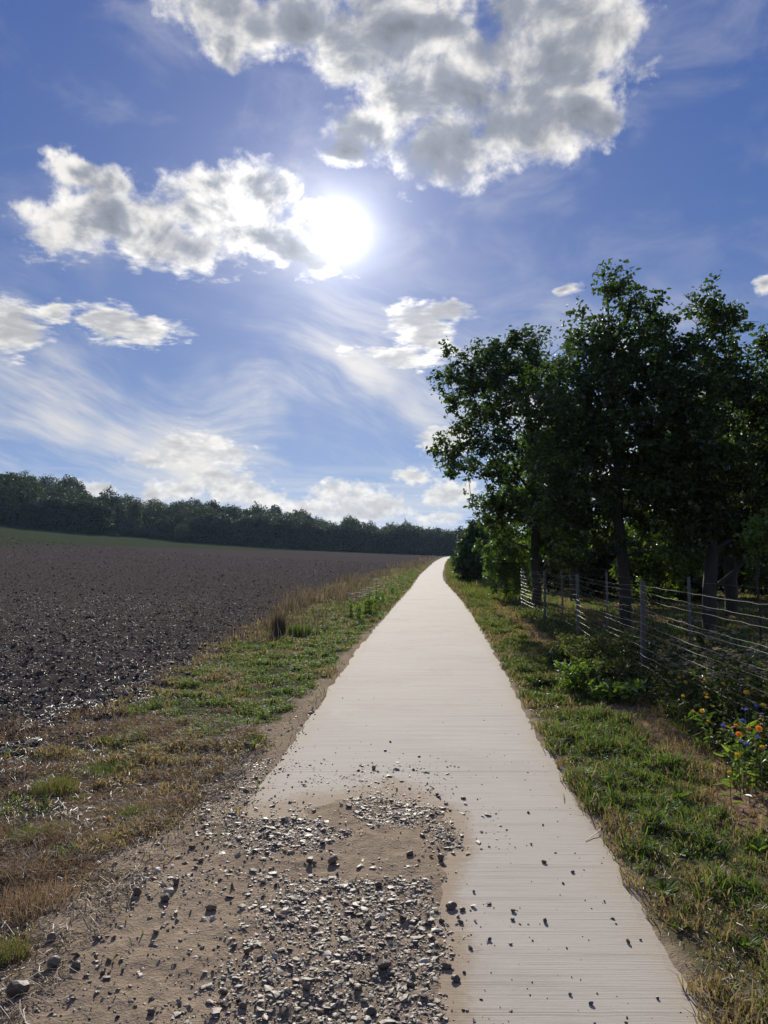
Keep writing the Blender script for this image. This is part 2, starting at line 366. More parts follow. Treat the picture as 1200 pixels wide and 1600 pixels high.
class MB:
    def __init__(s): s.V = []; s.F = []
    def add(s, V, F):
        o = len(s.V); s.V += [tuple(v) for v in V]; s.F += [tuple(i + o for i in f) for f in F]; return s
    def tube(s, pts, rad, sides=6): return s.add(*tube(pts, rad, sides))
    def box(s, c, d):
        x, y, z = c; a, b, e = d[0] / 2, d[1] / 2, d[2] / 2
        V = [(x + i * a, y + j * b, z + k * e) for i in (-1, 1) for j in (-1, 1) for k in (-1, 1)]
        return s.add(V, [(0, 1, 3, 2), (4, 6, 7, 5), (0, 4, 5, 1), (2, 3, 7, 6), (0, 2, 6, 4), (1, 5, 7, 3)])
    def mesh(s, name, smooth=False, attrs=None): return faces_mesh(name, s.V, s.F, attrs, smooth)

# ------------------------------------------------------------------ materials
def mat(name):
    m = bpy.data.materials.new(name); m.use_nodes = True; T = NT(m.node_tree)
    b = m.node_tree.nodes['Principled BSDF']; return m, T, b
def obpos(T):
    return T.n.new('ShaderNodeTexCoord').outputs['Object']
def m_ground():
    m, T, b = mat('earth'); P = obpos(T)
    f, s, g, st, cr = [T.attr(k) for k in ('field', 'sand', 'green', 'strip', 'crop')]
    n1 = T.noise(P, 1.2, 6, .6); n2 = T.noise(P, 14, 8, .65); n3 = T.noise(P, 70, 6, .6); nb = T.noise(P, .09, 4, .55)
    soil = T.mix(n2, (.034, .028, .026), (.086, .070, .063)); soil = T.mix(T.m('MULTIPLY', nb, .6), soil, (.066, .056, .054))
    spk = T.ss(T.voro(P, 7.0), .20, .10); soil = T.mix(T.m('MULTIPLY', spk, .75), soil, (.36, .33, .29))
    spk2 = T.ss(T.voro(P, 2.6), .13, .06); soil = T.mix(T.m('MULTIPLY', spk2, .6), soil, (.34, .31, .27))
    sand = T.mix(n2, (.21, .16, .112), (.35, .28, .20)); sand = T.mix(T.m('MULTIPLY', T.ss(n1, .42, .66), .55), sand, (.155, .118, .088))
    sand = T.mix(T.m('MULTIPLY', T.ss(n3, .5, .7), .5), sand, (.40, .33, .25))
    dry = T.mix(n2, (.095, .066, .042), (.22, .165, .105)); dry = T.mix(T.m('MULTIPLY', n3, .5), dry, (.10, .07, .05))
    grn = T.mix(n2, (.035, .048, .016), (.095, .115, .038))
    stp = T.mix(T.ss(n2, .3, .7), (.105, .068, .045), (.30, .205, .135))
    crop = T.mix(n1, (.034, .044, .024), (.056, .064, .036))
    col = T.mix(g, dry, grn); col = T.mix(st, col, stp); col = T.mix(s, col, sand); col = T.mix(f, col, soil); col = T.mix(cr, col, crop)
    T.l.new(col, b.inputs['Base Color']); b.inputs['Roughness'].default_value = 1; b.inputs['Specular IOR Level'].default_value = .0
    hh = T.m('ADD', T.m('MULTIPLY', n2, .7), T.m('MULTIPLY', n3, .3))
    T.l.new(T.bump(hh, .9, .03), b.inputs['Normal']); return m
def m_concrete():
    m, T, b = mat('concrete'); P = obpos(T); x, y, z = T.sep(P)
    n1 = T.noise(P, .8, 6, .6); n2 = T.noise(P, 11, 8, .65)
    # broom finish: fine ridges across the path
    wob = T.m('MULTIPLY', T.noise(T.v('MULTIPLY', P, (1.4, 1.4, 0)), 1, 3, .5), .05)
    br = T.noise(T.v('MULTIPLY', T.v('ADD', P, T.xyz(0.0, wob, 0.0)), (1.1, 75, 1)), 1.0, 5, .65)
    br2 = T.noise(T.v('MULTIPLY', P, (.5, 16, 1)), 1.0, 4, .6)
    c = T.mix(n1, (.338, .312, .266), (.432, .402, .348)); c = T.mix(T.m('MULTIPLY', n2, .35), c, (.34, .31, .27))
    c = T.mix(T.m('MULTIPLY', T.ss(br, .50, .72), .60), c, (.18, .16, .135)); c = T.mix(T.m('MULTIPLY', T.ss(br2, .50, .72), .40), c, (.23, .205, .175))
    e = T.attr('edge'); nn = T.noise(P, 3.2, 6, .65)
    dust = T.ss(T.m('ADD', e, T.m('MULTIPLY', T.m('SUBTRACT', nn, .5), 1.1)), .45, 1.0)
    c = T.mix(T.m('MULTIPLY', dust, .75), c, (.35, .295, .225))
    st = T.ss(T.noise(T.v('MULTIPLY', P, (1.6, .25, 1)), 1.1, 5, .6), .54, .72); c = T.mix(T.m('MULTIPLY', st, .4), c, (.30, .27, .23))
    cp = T.ss(T.voro(P, 34), .12, .05); c = T.mix(T.m('MULTIPLY', T.m('MULTIPLY', cp, T.ss(nn, .52, .6)), .6), c, (.12, .10, .085))
    blo = T.noise(P, .45, 7, .68); c = T.mix(T.m('MULTIPLY', T.ss(blo, .50, .68), .35), c, (.25, .225, .19))
    n14 = T.noise(P, 14, 8, .65); sandc = T.mix(n14, (.21, .16, .112), (.35, .28, .20)); fn = T.noise(P, 24, 7, .7)
    c = T.mix(T.ss(T.m('ADD', T.attr('dirt'), T.m('MULTIPLY', T.m('SUBTRACT', fn, .5), .9)), .30, .75), c, sandc)
    T.l.new(c, b.inputs['Base Color']); b.inputs['Roughness'].default_value = .9; b.inputs['Specular IOR Level'].default_value = .12
    h = T.m('ADD', T.m('MULTIPLY', br, .8), T.m('MULTIPLY', n2, .6))
    T.l.new(T.bump(h, .55, .006), b.inputs['Normal']); return m
def m_stone(name, c0, c1, c2, rough=.55):
    m, T, b = mat(name); P = obpos(T); t = T.attr('tint'); n = T.noise(P, 60, 5, .6)
    c = T.mix(t, c0, c1); c = T.mix(T.ss(t, .80, .92), c, c2); c = T.mix(T.m('MULTIPLY', n, .5), c, tuple(.6 * q for q in c1))
    T.l.new(c, b.inputs['Base Color']); b.inputs['Roughness'].default_value = rough
    b.inputs['Specular IOR Level'].default_value = .14
    T.l.new(T.bump(n, .4, .004), b.inputs['Normal']); return m
def m_leafy(name, stops, trans=.35, gloss=.12, rough=.45, tcol=(1.25, 1.45, .55), vary=0):
    """stops: colours for the 'tint' attribute 0..1"""
    m = bpy.data.materials.new(name); m.use_nodes = True; T = NT(m.node_tree); T.n.clear()
    t = T.attr('tint')
    if vary: t = T.m('ADD', t, T.m('MULTIPLY', T.m('SUBTRACT', T.n.new('ShaderNodeObjectInfo').outputs['Random'], .45), vary))
    r = T.n.new('ShaderNodeValToRGB'); T.l.new(t, r.inputs[0])
    for i, (p, c) in enumerate(stops):
        e = r.color_ramp.elements[i] if i < 2 else r.color_ramp.elements.new(p)
        e.position = p; e.color = c + (1,)
    c = r.outputs[0]
    df = T.n.new('ShaderNodeBsdfDiffuse'); T.l.new(c, df.inputs[0])
    tr = T.n.new('ShaderNodeBsdfTranslucent'); T.l.new(T.mix(1.0, c, tcol, 'MULTIPLY'), tr.inputs[0])
    gl = T.n.new('ShaderNodeBsdfGlossy'); gl.inputs['Roughness'].default_value = rough; gl.inputs[0].default_value = (.9, .95, 1, 1)
    a = T.n.new('ShaderNodeMixShader'); a.inputs[0].default_value = trans; T.l.new(df.outputs[0], a.inputs[1]); T.l.new(tr.outputs[0], a.inputs[2])
    fr = T.n.new('ShaderNodeFresnel'); fr.inputs[0].default_value = 1.4
    d = T.n.new('ShaderNodeMixShader'); T.l.new(T.m('MULTIPLY', fr.outputs[0], gloss * 4), d.inputs[0]); T.l.new(a.outputs[0], d.inputs[1]); T.l.new(gl.outputs[0], d.inputs[2])
    o = T.n.new('ShaderNodeOutputMaterial'); T.l.new(d.outputs[0], o.inputs[0]); return m
def m_bark():
    m, T, b = mat('bark'); P = obpos(T); n = T.noise(T.v('MULTIPLY', P, (9, 9, 2.2)), 2, 7, .65)
    T.l.new(T.mix(n, (.018, .015, .012), (.055, .046, .037)), b.inputs['Base Color']); b.inputs['Roughness'].default_value = .9
    T.l.new(T.bump(n, 1, .03), b.inputs['Normal']); return m
def m_plain(name, c, rough=.6, metal=0, var=.3, scale=30):
    m, T, b = mat(name); n = T.noise(obpos(T), scale, 5, .6)
    T.l.new(T.mix(n, tuple(q * (1 - var) for q in c), tuple(min(1, q * (1 + var)) for q in c)), b.inputs['Base Color'])
    b.inputs['Roughness'].default_value = rough; b.inputs['Metallic'].default_value = metal; return m
M_EARTH = m_ground(); M_CONC = m_concrete(); M_BARK = m_bark()
M_STONE = m_stone('flint', (.085, .066, .051), (.215, .17, .13), (.44, .385, .31), .55)
M_CLOD = m_stone('soil_clods', (.036, .030, .027), (.085, .070, .062), (.44, .41, .36), .85)
M_LEAF = m_leafy('tree_leaves', [(0, (.018, .032, .012)), (1, (.070, .095, .026)), (.6, (.042, .068, .019))], .46, .035, .45, (1.5, 1.7, .55))
M_LEAFB = m_leafy('bright_leaves', [(0, (.055, .09, .02)), (1, (.20, .25, .055)), (.5, (.11, .16, .038))], .45, .03)
M_FAR = m_leafy('wood_leaves', [(0, (.022, .034, .014)), (1, (.095, .085, .032)), (.65, (.052, .064, .024))], .22, .03, vary=.5)
M_GRASS = m_leafy('grass_blades', [(0, (.036, .066, .014)), (1, (.27, .205, .135)), (.48, (.118, .178, .034)), (.62, (.12, .11, .045)), (.8, (.17, .115, .07))], .48, .015, .6, (1.15, 1.2, .72))
M_DRYG = m_leafy('dry_grass', [(0, (.12, .085, .05)), (1, (.29, .225, .155)), (.6, (.19, .135, .088))], .40, .015, .6, (1.0, .88, .7))
M_STRAW = m_leafy('straw', [(0, (.18, .13, .085)), (1, (.50, .42, .30))], .45, .06, .4, (1, 1, 1))
M_BROWNW = m_leafy('dry_weeds', [(0, (.070, .080, .034)), (1, (.25, .205, .15)), (.35, (.095, .078, .055)), (.65, (.145, .115, .088))], .28, .015, .5, (1.05, 1, .8))
M_METAL = m_plain('galvanised_steel', (.07, .082, .074), .6, .2, .25, 40)
M_WIRE = m_plain('fence_wire', (.21, .205, .195), .5, .75, .15, 50)
M_POSTD = m_plain('dark_post', (.10, .10, .10), .6, .3)

# ------------------------------------------------------------------ ground sheets (one continuous surface cut into its regions)
def build_ground():
    ui = np.linspace(-.72, .72, 520); tail = np.geomspace(.06, 1300, 24)
    U = np.concatenate([[-.72] * 24, ui, [.72] * 24]); TT = np.concatenate([-tail[::-1], 0 * ui, tail])
    ys = np.concatenate([np.array([-60, -40, -25, -15, -9, -6, -4, -2.5, -1.2, -.4, .3, .9, 1.3]), np.geomspace(1.6, 300, 560), np.geomspace(306, 1600, 18)])
    Yg, Ug = np.meshgrid(ys, U, indexing='ij'); Xg = Ug * (np.maximum(Yg, 0) + 2.0) + TT[None, :]
    X = Xg.ravel(); Y = Yg.ravel()
    f, s, g, st, cr = masks(X, Y); Z = ground_h(X, Y)
    farr = np.clip((Y - 700) / 2000, 0, 1); 
    V = np.stack([X, Y, Z], 1); nr, nc = Yg.shape
    idx = np.arange(nr * nc).reshape(nr, nc)
    Q = np.stack([idx[:-1, :-1], idx[:-1, 1:], idx[1:, 1:], idx[1:, :-1]], -1).reshape(-1, 4)
    cx = X[Q].mean(1); cy = Y[Q].mean(1)
    F, S, G, ST, CR = [a[Q].mean(1) for a in (f, s, g, st, cr)]
    L = xl(cy); R = xr(cy); mid = (L + R) / 2
    cls = np.zeros(len(Q), int)                      # 0 open ground
    u = cx / np.maximum(cy, 5); inD = cy < edgeD(u)
    cls[(cx < mid) & inD] = 2                        # left verge
    cls[(cx >= mid) & (cx < xbed(cy) + .3) & (cy < 60)] = 3  # right verge
    cls[(F > .5) & inD] = 1
    cls[(CR > .5) & (F > .5) & inD] = 5
    cls[(S > .5) & (cx < mid + .8) & (cy < 16) & (cls != 3)] = 4
    for k, nm in ((0, 'ground'), (1, 'field'), (2, 'verge'), (3, 'verge'), (4, 'dirt_track'), (5, 'grass_field')):
        q = Q[cls == k]
        if not len(q): continue
        used, inv = np.unique(q, return_inverse=True)
        A = {n: a[used] for n, a in (('field', f), ('sand', s), ('green', g), ('strip', st), ('crop', cr))}
        me = mesh_np(nm, V[used], inv.ravel(), np.full(len(q), 4), A, True)
        tag(link(nm, me, M_EARTH), kind='structure')
build_ground()

def build_haze():
    mb = MB(); mb.box((0, 770, 25), (5200, 1720, 56))
    m = bpy.data.materials.new('haze'); m.use_nodes = True; T = NT(m.node_tree); T.n.clear()
    o = T.n.new('ShaderNodeOutputMaterial'); v = T.n.new('ShaderNodeVolumePrincipled')
    v.inputs['Color'].default_value = (.45, .68, 1, 1); v.inputs['Density'].default_value = .00008; v.inputs['Anisotropy'].default_value = .4
    T.l.new(v.outputs[0], o.inputs['Volume'])
    tag(link('haze', mb.mesh('haze'), m), 'thin bluish summer haze in the air over the field and woods', 'haze', kind='stuff')
build_haze()

# ------------------------------------------------------------------ concrete path: cast slabs with open joints
def build_path():
    path = tag(empty('path', (0, 0, 0)), kind='structure')
    joints = [-10.9, -6.4, -1.9] + [6.1 - 3.4] + [6.1]
    joints = [-8.5, -3.7, 1.1] + [6.05 + 4.85 * k for k in range(46)]
    for a, b in zip(joints[:-1], joints[1:]):
        a2, b2 = a + .0022, b - .0022; ny = 90 if b < 7 else (60 if b < 12 else (26 if b < 40 else 8)); nx = 44 if b < 7 else (26 if b < 40 else 8)
        yy = np.linspace(a2, b2, ny + 1); V = []; E = []
        for y in yy:
            amp = .03 if y < 60 else 0
            L = float(xl(y)) + amp * (float(fbm(np.array(y * 5.), np.array(1.), 91)) - .5) * 2; R = float(xr(y)) + amp * (float(fbm(np.array(y * 5.), np.array(7.), 95)) - .5) * 2
            xs = L + (R - L) * np.linspace(0, 1, nx + 1); zz = H(xs, np.full(nx + 1, y))
            for i, x in enumerate(xs):
                ed = min(x - L, R - x); dr = -.006 if ed < .001 else 0
                V.append((x, y, float(zz[i]) + dr)); E.append(max(0., 1 - ed / .42))
        n = nx + 1; F = [(j * n + i, j * n + i + 1, (j + 1) * n + i + 1, (j + 1) * n + i) for j in range(ny) for i in range(nx)]
        ring = [i for i in range(n)] + [j * n + nx for j in range(1, ny + 1)] + [ny * n + i for i in range(nx - 1, -1, -1)] + [j * n for j in range(ny - 1, 0, -1)]
        o = len(V)
        for r in ring: V.append((V[r][0], V[r][1], V[r][2] - .14)); E.append(1.)
        for k in range(len(ring)):
            k2 = (k + 1) % len(ring); F.append((ring[k2], ring[k], o + k, o + k2))
        # dirt near the spill of earth
        E = [max(e, float(q)) for e, q in zip(E, [0] * 0)] if False else E
        V_ = np.array(V); ap = sst(.72 - V_[:, 0], 0, .5) * sst(6.4 - V_[:, 1], 0, 1.2) * 1.25
        nn = fbm(V_[:, 0] * 2.2, V_[:, 1] * 2.2, 31, 4) - .5
        xa = np.interp(V_[:, 1], [0, 2.8, 3.8, 5.2, 6], [.15, .24, .33, .42, .5]) + nn * .28; ya = np.interp(V_[:, 0], [-1.2, -.85, -.3, .4], [5.9, 5.15, 5.45, 5.35]) + nn
        du = sst(xa - V_[:, 0], -.30, .10) * sst(ya - V_[:, 1], -.75, .15)
        me = faces_mesh('slab', V, F, {'edge': np.maximum(np.array(E), ap * .7), 'dirt': du})
        link('slab', me, M_CONC, path)
build_path()

# ------------------------------------------------------------------ stones, clods
def snap(x, y, lift=0.):
    z = np.maximum(ground_h(x, y), np.where((x > xl(y)) & (x < xr(y)), H(x, y), -9)); return np.stack([x, y, z + lift], 1)
def scatter(n, x0, x1, y0, y1, power=1.0, rng=RNG):
    """random points, denser nearer the camera (log-uniform in y)"""
    y = np.exp(rng.uniform(math.log(y0), math.log(y1), n)) if power else rng.uniform(y0, y1, n)
    return rng.uniform(x0, x1, n), y
def build_stones():
    # loose flint and gravel on the spill of earth: dense patches
    x, y = scatter(130000, -1.9, .75, 2.0, 6.4); den = fbm(x * 2.6, y * 2.6, 101, 4)
    tr = np.exp(-((x + .78 + (3.6 - y) * .14) / .24) ** 2) * sst(4.6 - y, 0, .8)
    band = .12 + 1.1 * sst(x, -.95, -.45) * sst(.42 - x, -.1, .1)
    far = sst(y, 3.5, 4.4) * .75
    s = np.where(x > xl(y), apron(x, y), masks(x, y)[1])
    p = (sst(den, .40, .60) * 1.25 + .07) * (band + far) * (1 - .9 * tr) * np.clip(s + .1, 0, 1)
    k = RNG.uniform(0, 1, len(x)) < p * .44
    x, y = x[k], y[k]; size = np.clip(RNG.lognormal(math.log(.0072), .70, len(x)), .0025, .042)
    tag(link('gravel', rocks_mesh('gravel', snap(x, y, .001) + np.stack([0 * x, 0 * x, size * .12], 1), size, (.14, .42), .36, RNG.uniform(0, 1, len(x)) ** .8, .30), M_STONE), kind='stuff',
        label='loose flint gravel strewn over the brown dirt in the foreground', cat='gravel')
    # crumbs along the edges and over the concrete
    x, y = scatter(1800, -1.0, 2.0, 2.3, 26); x = xl(y) + (xr(y) - xl(y)) * RNG.beta(.6, 1.0, len(x))
    k = (RNG.uniform(0, 1, len(x)) < np.where(y < 7, .7, .22)); x, y = x[k], y[k]
    size = np.clip(RNG.lognormal(math.log(.0065), .45, len(x)), .003, .018)
    tag(link('grit', rocks_mesh('grit', snap(x, y, .001), size, (.5, .9), .25, RNG.uniform(0, .5, len(x))), M_CLOD), kind='stuff',
        label='fine dark grit and soil crumbs on the pale concrete', cat='grit')
    # clods and flints of the ploughed field
    x, y = scatter(210000, -1, 1, 4.0, 130); x = -.72 * (y + 2) * RNG.uniform(-.2, 1.15, len(x))
    F = masks(x, y)[0]; k = (F > .45) & (RNG.uniform(0, 1, len(x)) < .62); x, y = x[k], y[k]
    size = RNG.lognormal(math.log(.022), .5, len(x)).clip(.008, .10) * (1 + y / 45)
    tint = RNG.uniform(0, 1, len(x)) ** 1.25
    tag(link('soil_clods', rocks_mesh('soil_clods', snap(x, y, .0), size, (.35, .8), .30, tint, .6), M_CLOD), kind='stuff',
        label='dark clods and pale flints turned up across the ploughed field', cat='soil clods')
    # crumbs in the dry verge on the left
    x, y = scatter(16000, -3.6, -.7, 2.6, 9); s = masks(x, y); k = (RNG.uniform(0, 1, len(x)) < .35 + s[0] * .5); x, y = x[k], y[k]
    size = RNG.lognormal(math.log(.012), .55, len(x)).clip(.005, .05)
    tag(link('rubble', rocks_mesh('rubble', snap(x, y, .0), size, (.35, .8), .28), M_STONE), kind='stuff',
        label='small stones and soil crumbs among the dry grass', cat='rubble')
    # single stones one can pick out
    rng = np.random.default_rng(5)
    def stone(px, py, sz, tint, label, group, flat=(.55, .8)):
        X, Y = ground_pt(px, py); z = float(snap(np.array([X]), np.array([Y]))[0, 2])
        V = ICO_V.copy()
        # one subdivision for a rounder, chipped flint
        VV = [tuple(v) for v in V]; FF = []; cache = {}
        def mid(a, b):
            kk = (min(a, b), max(a, b))
            if kk not in cache:
                q = (np.array(VV[a]) + np.array(VV[b])) / 2; q /= np.linalg.norm(q); VV.append(tuple(q)); cache[kk] = len(VV) - 1
            return cache[kk]
        for a, b, c in ICO_F:
            ab, bc, ca = mid(a, b), mid(b, c), mid(c, a); FF += [(a, ab, ca), (b, bc, ab), (c, ca, bc), (ab, bc, ca)]
        A = np.array(VV)
        for _ in range(5):     # chip flat facets off
            nrm = rng.normal(size=3); nrm /= np.linalg.norm(nrm); dd = rng.uniform(.45, .8); pr = A @ nrm; A = A - np.outer(np.maximum(pr - dd, 0), nrm)
        A = A * np.array([rng.uniform(.9, 1.2), rng.uniform(.6, .95), rng.uniform(*flat)]) * sz / 2
        a = rng.uniform(0, 6.28); A[:, :2] = A[:, :2] @ np.array([[cos(a), -sin(a)], [sin(a), cos(a)]])
        A[:, 2] -= A[:, 2].min() + sz * .07
        me = faces_mesh('stone', A, FF, {'tint': np.full(len(A), tint)})
        o = link('stone', me, M_STONE, loc=(X, Y, z)); tag(o, label, 'stone', group); return o
    L1 = 'small dark stone lying alone on the bare pale concrete'; G1 = 'small dark stones on the bare concrete'
    for px, py, s in [(706, 1420, 26), (722, 1424, 14), (690, 1442, 12), (719, 1443, 12), (802, 1425, 11), (801, 1438, 10), (852, 1442, 12), (850, 1349, 11), (895, 1364, 8), (982, 1474, 12),
                      (735, 1483, 10), (697, 1513, 24), (712, 1533, 18), (891, 1556, 8), (924, 1571, 10), (1028, 1562, 9), (683, 1243, 12), (724, 1249, 10), (584, 1202, 12), (697, 1257, 8), (825, 1271, 7),
                      (646, 1204, 7), (655, 1183, 6), (602, 1174, 6), (560, 1205, 7), (848, 1290, 6), (740, 1395, 7), (880, 1381, 6), (944, 1410, 5), (620, 1235, 7), (610, 1160, 5), (1001, 1470, 6), (765, 1470, 10), (933, 1553, 5), (830, 1320, 6)]:
        X, Y = ground_pt(px, py); stone(px, py, max(.010, s * Y / 1200 * .82), rng.uniform(.02, .3), L1, G1)
    UNIQ = {(28, 1560): 'largest dark stone, lying by the lower left corner of the dirt', (85, 1517): 'pale upturned flint between the two wheel tracks at the lower left', (80, 1475): 'flat grey stone at the foot of the dry grass left of the track',
            (520, 1352): 'big pale flint on top of the gravel in the middle of the patch', (258, 1415): 'dark stone beside a similar one where the dry grass meets the dirt', (213, 1408): 'dark stone with a bleached stalk standing behind it', (330, 1425): 'pale rounded stone alone on the smooth dirt below the gravel band',
            (313, 1352): 'rounded grey pebble at the upper left end of the gravel band', (690, 1345): 'dark stone on the seam where gravel meets clean concrete', (640, 1545): 'dark stone standing upright near the lower concrete edge', (120, 1520): 'brown stone right beside the pale upturned flint', (580, 1590): 'dark stone cut by the bottom border of the view'}
    L2 = 'chunky pale grey flint lying among the foreground gravel'; G2 = 'larger pale flints in the dirt'
    L3 = 'dark chunky stone lying among the foreground gravel'; G3 = 'larger dark stones in the dirt'
    for px, py, s, t in [(520, 1352, 26, .6), (313, 1352, 18, .4), (213, 1408, 24, .1), (258, 1415, 26, .1), (330, 1425, 20, .5), (80, 1475, 26, .3), (85, 1517, 30, .7), (120, 1520, 26, .3), (28, 1560, 42, .1),
                         (275, 1391, 20, .1), (300, 1330, 16, .1), (455, 1338, 14, .9), (420, 1310, 12, .1), (485, 1355, 18, .05), (590, 1390, 16, .1), (600, 1520, 26, .1), (610, 1528, 18, .6), (650, 1480, 18, .1),
                         (640, 1545, 24, .1), (575, 1450, 16, .1), (640, 1340, 18, .2), (690, 1345, 22, .1), (560, 1555, 18, .8), (480, 1558, 20, .4), (380, 1582, 24, .3), (365, 1487, 16, .1), (385, 1500, 18, .1),
                         (430, 1510, 18, .9), (425, 1475, 14, .8), (350, 1560, 18, .1), (236, 1590, 20, .1), (580, 1590, 26, .1), (350, 1540, 14, .9), (470, 1415, 16, .1), (540, 1310, 14, .5), (505, 1302, 12, .9),
                         (150, 1505, 16, .2), (160, 1530, 14, .1), (60, 1530, 14, .9), (250, 1285, 12, .2), (400, 1220, 10, .1), (385, 1240, 12, .2), (660, 1310, 14, .1), (545, 1265, 14, .2), (490, 1270, 12, .1), (645, 1525, 16, .7),
                         (676, 1410, 12, .1), (530, 1440, 12, .9), (555, 1495, 14, .85), (610, 1480, 12, .9), (455, 1455, 12, .1), (270, 1440, 10, .5), (415, 1545, 14, .3), (500, 1590, 16, .5)]:
        X, Y = ground_pt(px, py); own = UNIQ.get((px, py)); stone(px, py, s * Y / 1200 * .8, t, own or (L2 if t > .35 else L3), None if own else (G2 if t > .35 else G3))
build_stones()

# ------------------------------------------------------------------ grass, straw
def blades(x, y, z, h, w, lean, tint, rng=RNG, droop=.5):
    """thin curved blades: 5 vertices, a quad and a triangle each"""
    n = len(x); a = rng.uniform(0, 2 * pi, n); b = rng.uniform(0, 2 * pi, n)
    bx, by = np.cos(a), np.sin(a); dx, dy = np.cos(b), np.sin(b)
    base = np.stack([x, y, z], 1); W = np.stack([bx, by, 0 * bx], 1) * (w / 2)[:, None]
    mid = base + np.stack([dx * lean * h * .35, dy * lean * h * .35, h * .6], 1)
    tip = base + np.stack([dx * lean * h, dy * lean * h, h * (1 - droop * lean * .7)], 1)
    V = np.stack([base - W, base + W, mid + W * .75, mid - W * .75, tip], 1)
    o = np.arange(n) * 5
    q = np.stack([o, o + 1, o + 2, o + 3], 1); t = np.stack([o + 3, o + 2, o + 4], 1)
    loops = np.concatenate([q, t], 1).ravel(); cnt = np.tile([4, 3], n)
    return V.reshape(-1, 3), loops, cnt, np.repeat(tint, 5)
def build_grass():
    def field_of(n, xa, xb, y0, y1):
        y = np.exp(RNG.uniform(math.log(y0), math.log(y1), n)); x = xa(y) + (xb(y) - xa(y)) * RNG.uniform(0, 1, n); return x, y
    # right verge
    x, y = field_of(230000, lambda y: xr(y) - .05, lambda y: np.minimum(xbed(y) + .1, .62 * y + .4), 2.0, 70)
    c1 = fbm(x * 5, y * 5, 201, 3); c2 = fbm(x * 1.3, y * 1.3, 203, 3); f, s, g, st, cr = masks(x, y)
    e = x - xr(y)
    p = (sst(c1, .25, .6) * .85 + .15) * (1 - .86 * st) * sst(e + (c1 - .5) * .25, -.02, .16) * (.45 + .55 * sst(c2, .35, .55))
    k = RNG.uniform(0, 1, len(x)) < p; x, y, c1, c2, e, st = [q[k] for q in (x, y, c1, c2, e, st)]
    h = (.028 + .055 * sst(c1, .4, .75) + .03 * sst(c2, .4, .7)) * RNG.uniform(.5, 1.5, len(x)) * (1 + .3 * sst(y, 10, 30)); h *= np.where(RNG.uniform(0, 1, len(x)) < .04, 1.8, 1)
    w = (.0035 + .0009 * y) * RNG.uniform(.7, 1.3, len(x))
    dryp = .22 + .55 * sst(c2, .52, .36) + .6 * st + .25 * sst(.3 - e, 0, .3) + .2 * sst(y, 22, 34)
    tint = np.where(RNG.uniform(0, 1, len(x)) < dryp, RNG.uniform(.6, 1, len(x)), RNG.uniform(.0, .52, len(x)))
    me = mesh_np('grass', *blades(x, y, ground_h(x, y) - .004, h, w, RNG.uniform(.2, 1.1, len(x)), tint)[:3])
    def mk(name, x, y, h, w, lean, tint, matl, label, cat, droop=.5):
        V, l, c, t = blades(x, y, ground_h(x, y) - .004, h, w, lean, tint, droop=droop)
        o = link(name, mesh_np(name, V, l, c, {'tint': t}), matl); tag(o, label, cat, kind='stuff'); return o
    bpy.data.meshes.remove(me)
    mk('grass', x, y, h, w, RNG.uniform(.2, 1.1, len(x)), tint, M_GRASS, 'short green and straw coloured grass on the verge between concrete path and fence', 'grass')
    # broad low weeds (plantain, dandelion) in the right verge
    # left verge
    x, y = field_of(230000, lambda y: xfield(y) - .5, lambda y: xl(y) + .04, 2.6, 120)
    c1 = fbm(x * 4, y * 4, 211, 3); c2 = fbm(x * 1.1, y * 1.1, 213, 3); f, s, g, st, cr = masks(x, y); e = xl(y) - x
    p = sst(c1, .30, .62) * (1 - f * .9) * (1 - s * .95) * np.where(y < 6.2, .40, 1)
    k = RNG.uniform(0, 1, len(x)) < p; x, y, c1, c2, g, e = [q[k] for q in (x, y, c1, c2, g, e)]
    tall = sst(y, 17, 26) * sst(e, 1.0, 2.2)
    h = (.035 + .06 * sst(c1, .4, .75)) * RNG.uniform(.5, 1.5, len(x)) * (1 + 1.3 * sst(y, 14, 30)) * np.where(y < 6.2, .7, 1)
    w = (.0035 + .0010 * y) * RNG.uniform(.7, 1.3, len(x))
    dryp = 1 - .84 * g * (1 - .5 * tall); dryp = np.where((sst(c2, .58, .7) > .5) & (y < 7.5) & (y > 4.2), .4, dryp)
    tint = np.where(RNG.uniform(0, 1, len(x)) < dryp, RNG.uniform(.68, 1, len(x)), RNG.uniform(.05, .52, len(x)))
    mk('grass', x, y, h, w, RNG.uniform(.3, 1.4, len(x)), tint, M_GRASS, 'patchy green and withered grass between the ploughed field and the path', 'grass')
    x, y = field_of(70000, lambda y: xfield(y) - 1.2, lambda y: xl(y) - .35, 2.5, 8.5)
    c1 = fbm(x * 2.2, y * 2.2, 241, 4); f, s, g, st, cr = masks(x, y); k = (RNG.uniform(0, 1, len(x)) < sst(c1, .30, .62)) & (s < .5) & (RNG.uniform(0, 1, len(x)) > f * .6); x, y, c1 = x[k], y[k], c1[k]
    mk('grass', x, y, (.03 + .07 * sst(c1, .45, .75)) * RNG.uniform(.4, 1.5, len(x)), .0022 + .0005 * y + 0 * x, RNG.uniform(.5, 2.2, len(x)), np.clip(RNG.normal(.5, .3, len(x)), 0, 1), M_DRYG, 'matted withered brown grass left of the dirt track', 'grass', .25)
    # grass in the orchard behind the fence
    x, y = field_of(60000, lambda y: xbed(y) + .4, lambda y: xbed(y) + 1 + y * .45, 4, 45)
    c1 = fbm(x * 2, y * 2, 221, 3)
    h = .07 * RNG.uniform(.5, 1.6, len(x)); w = (.006 + .0012 * y)
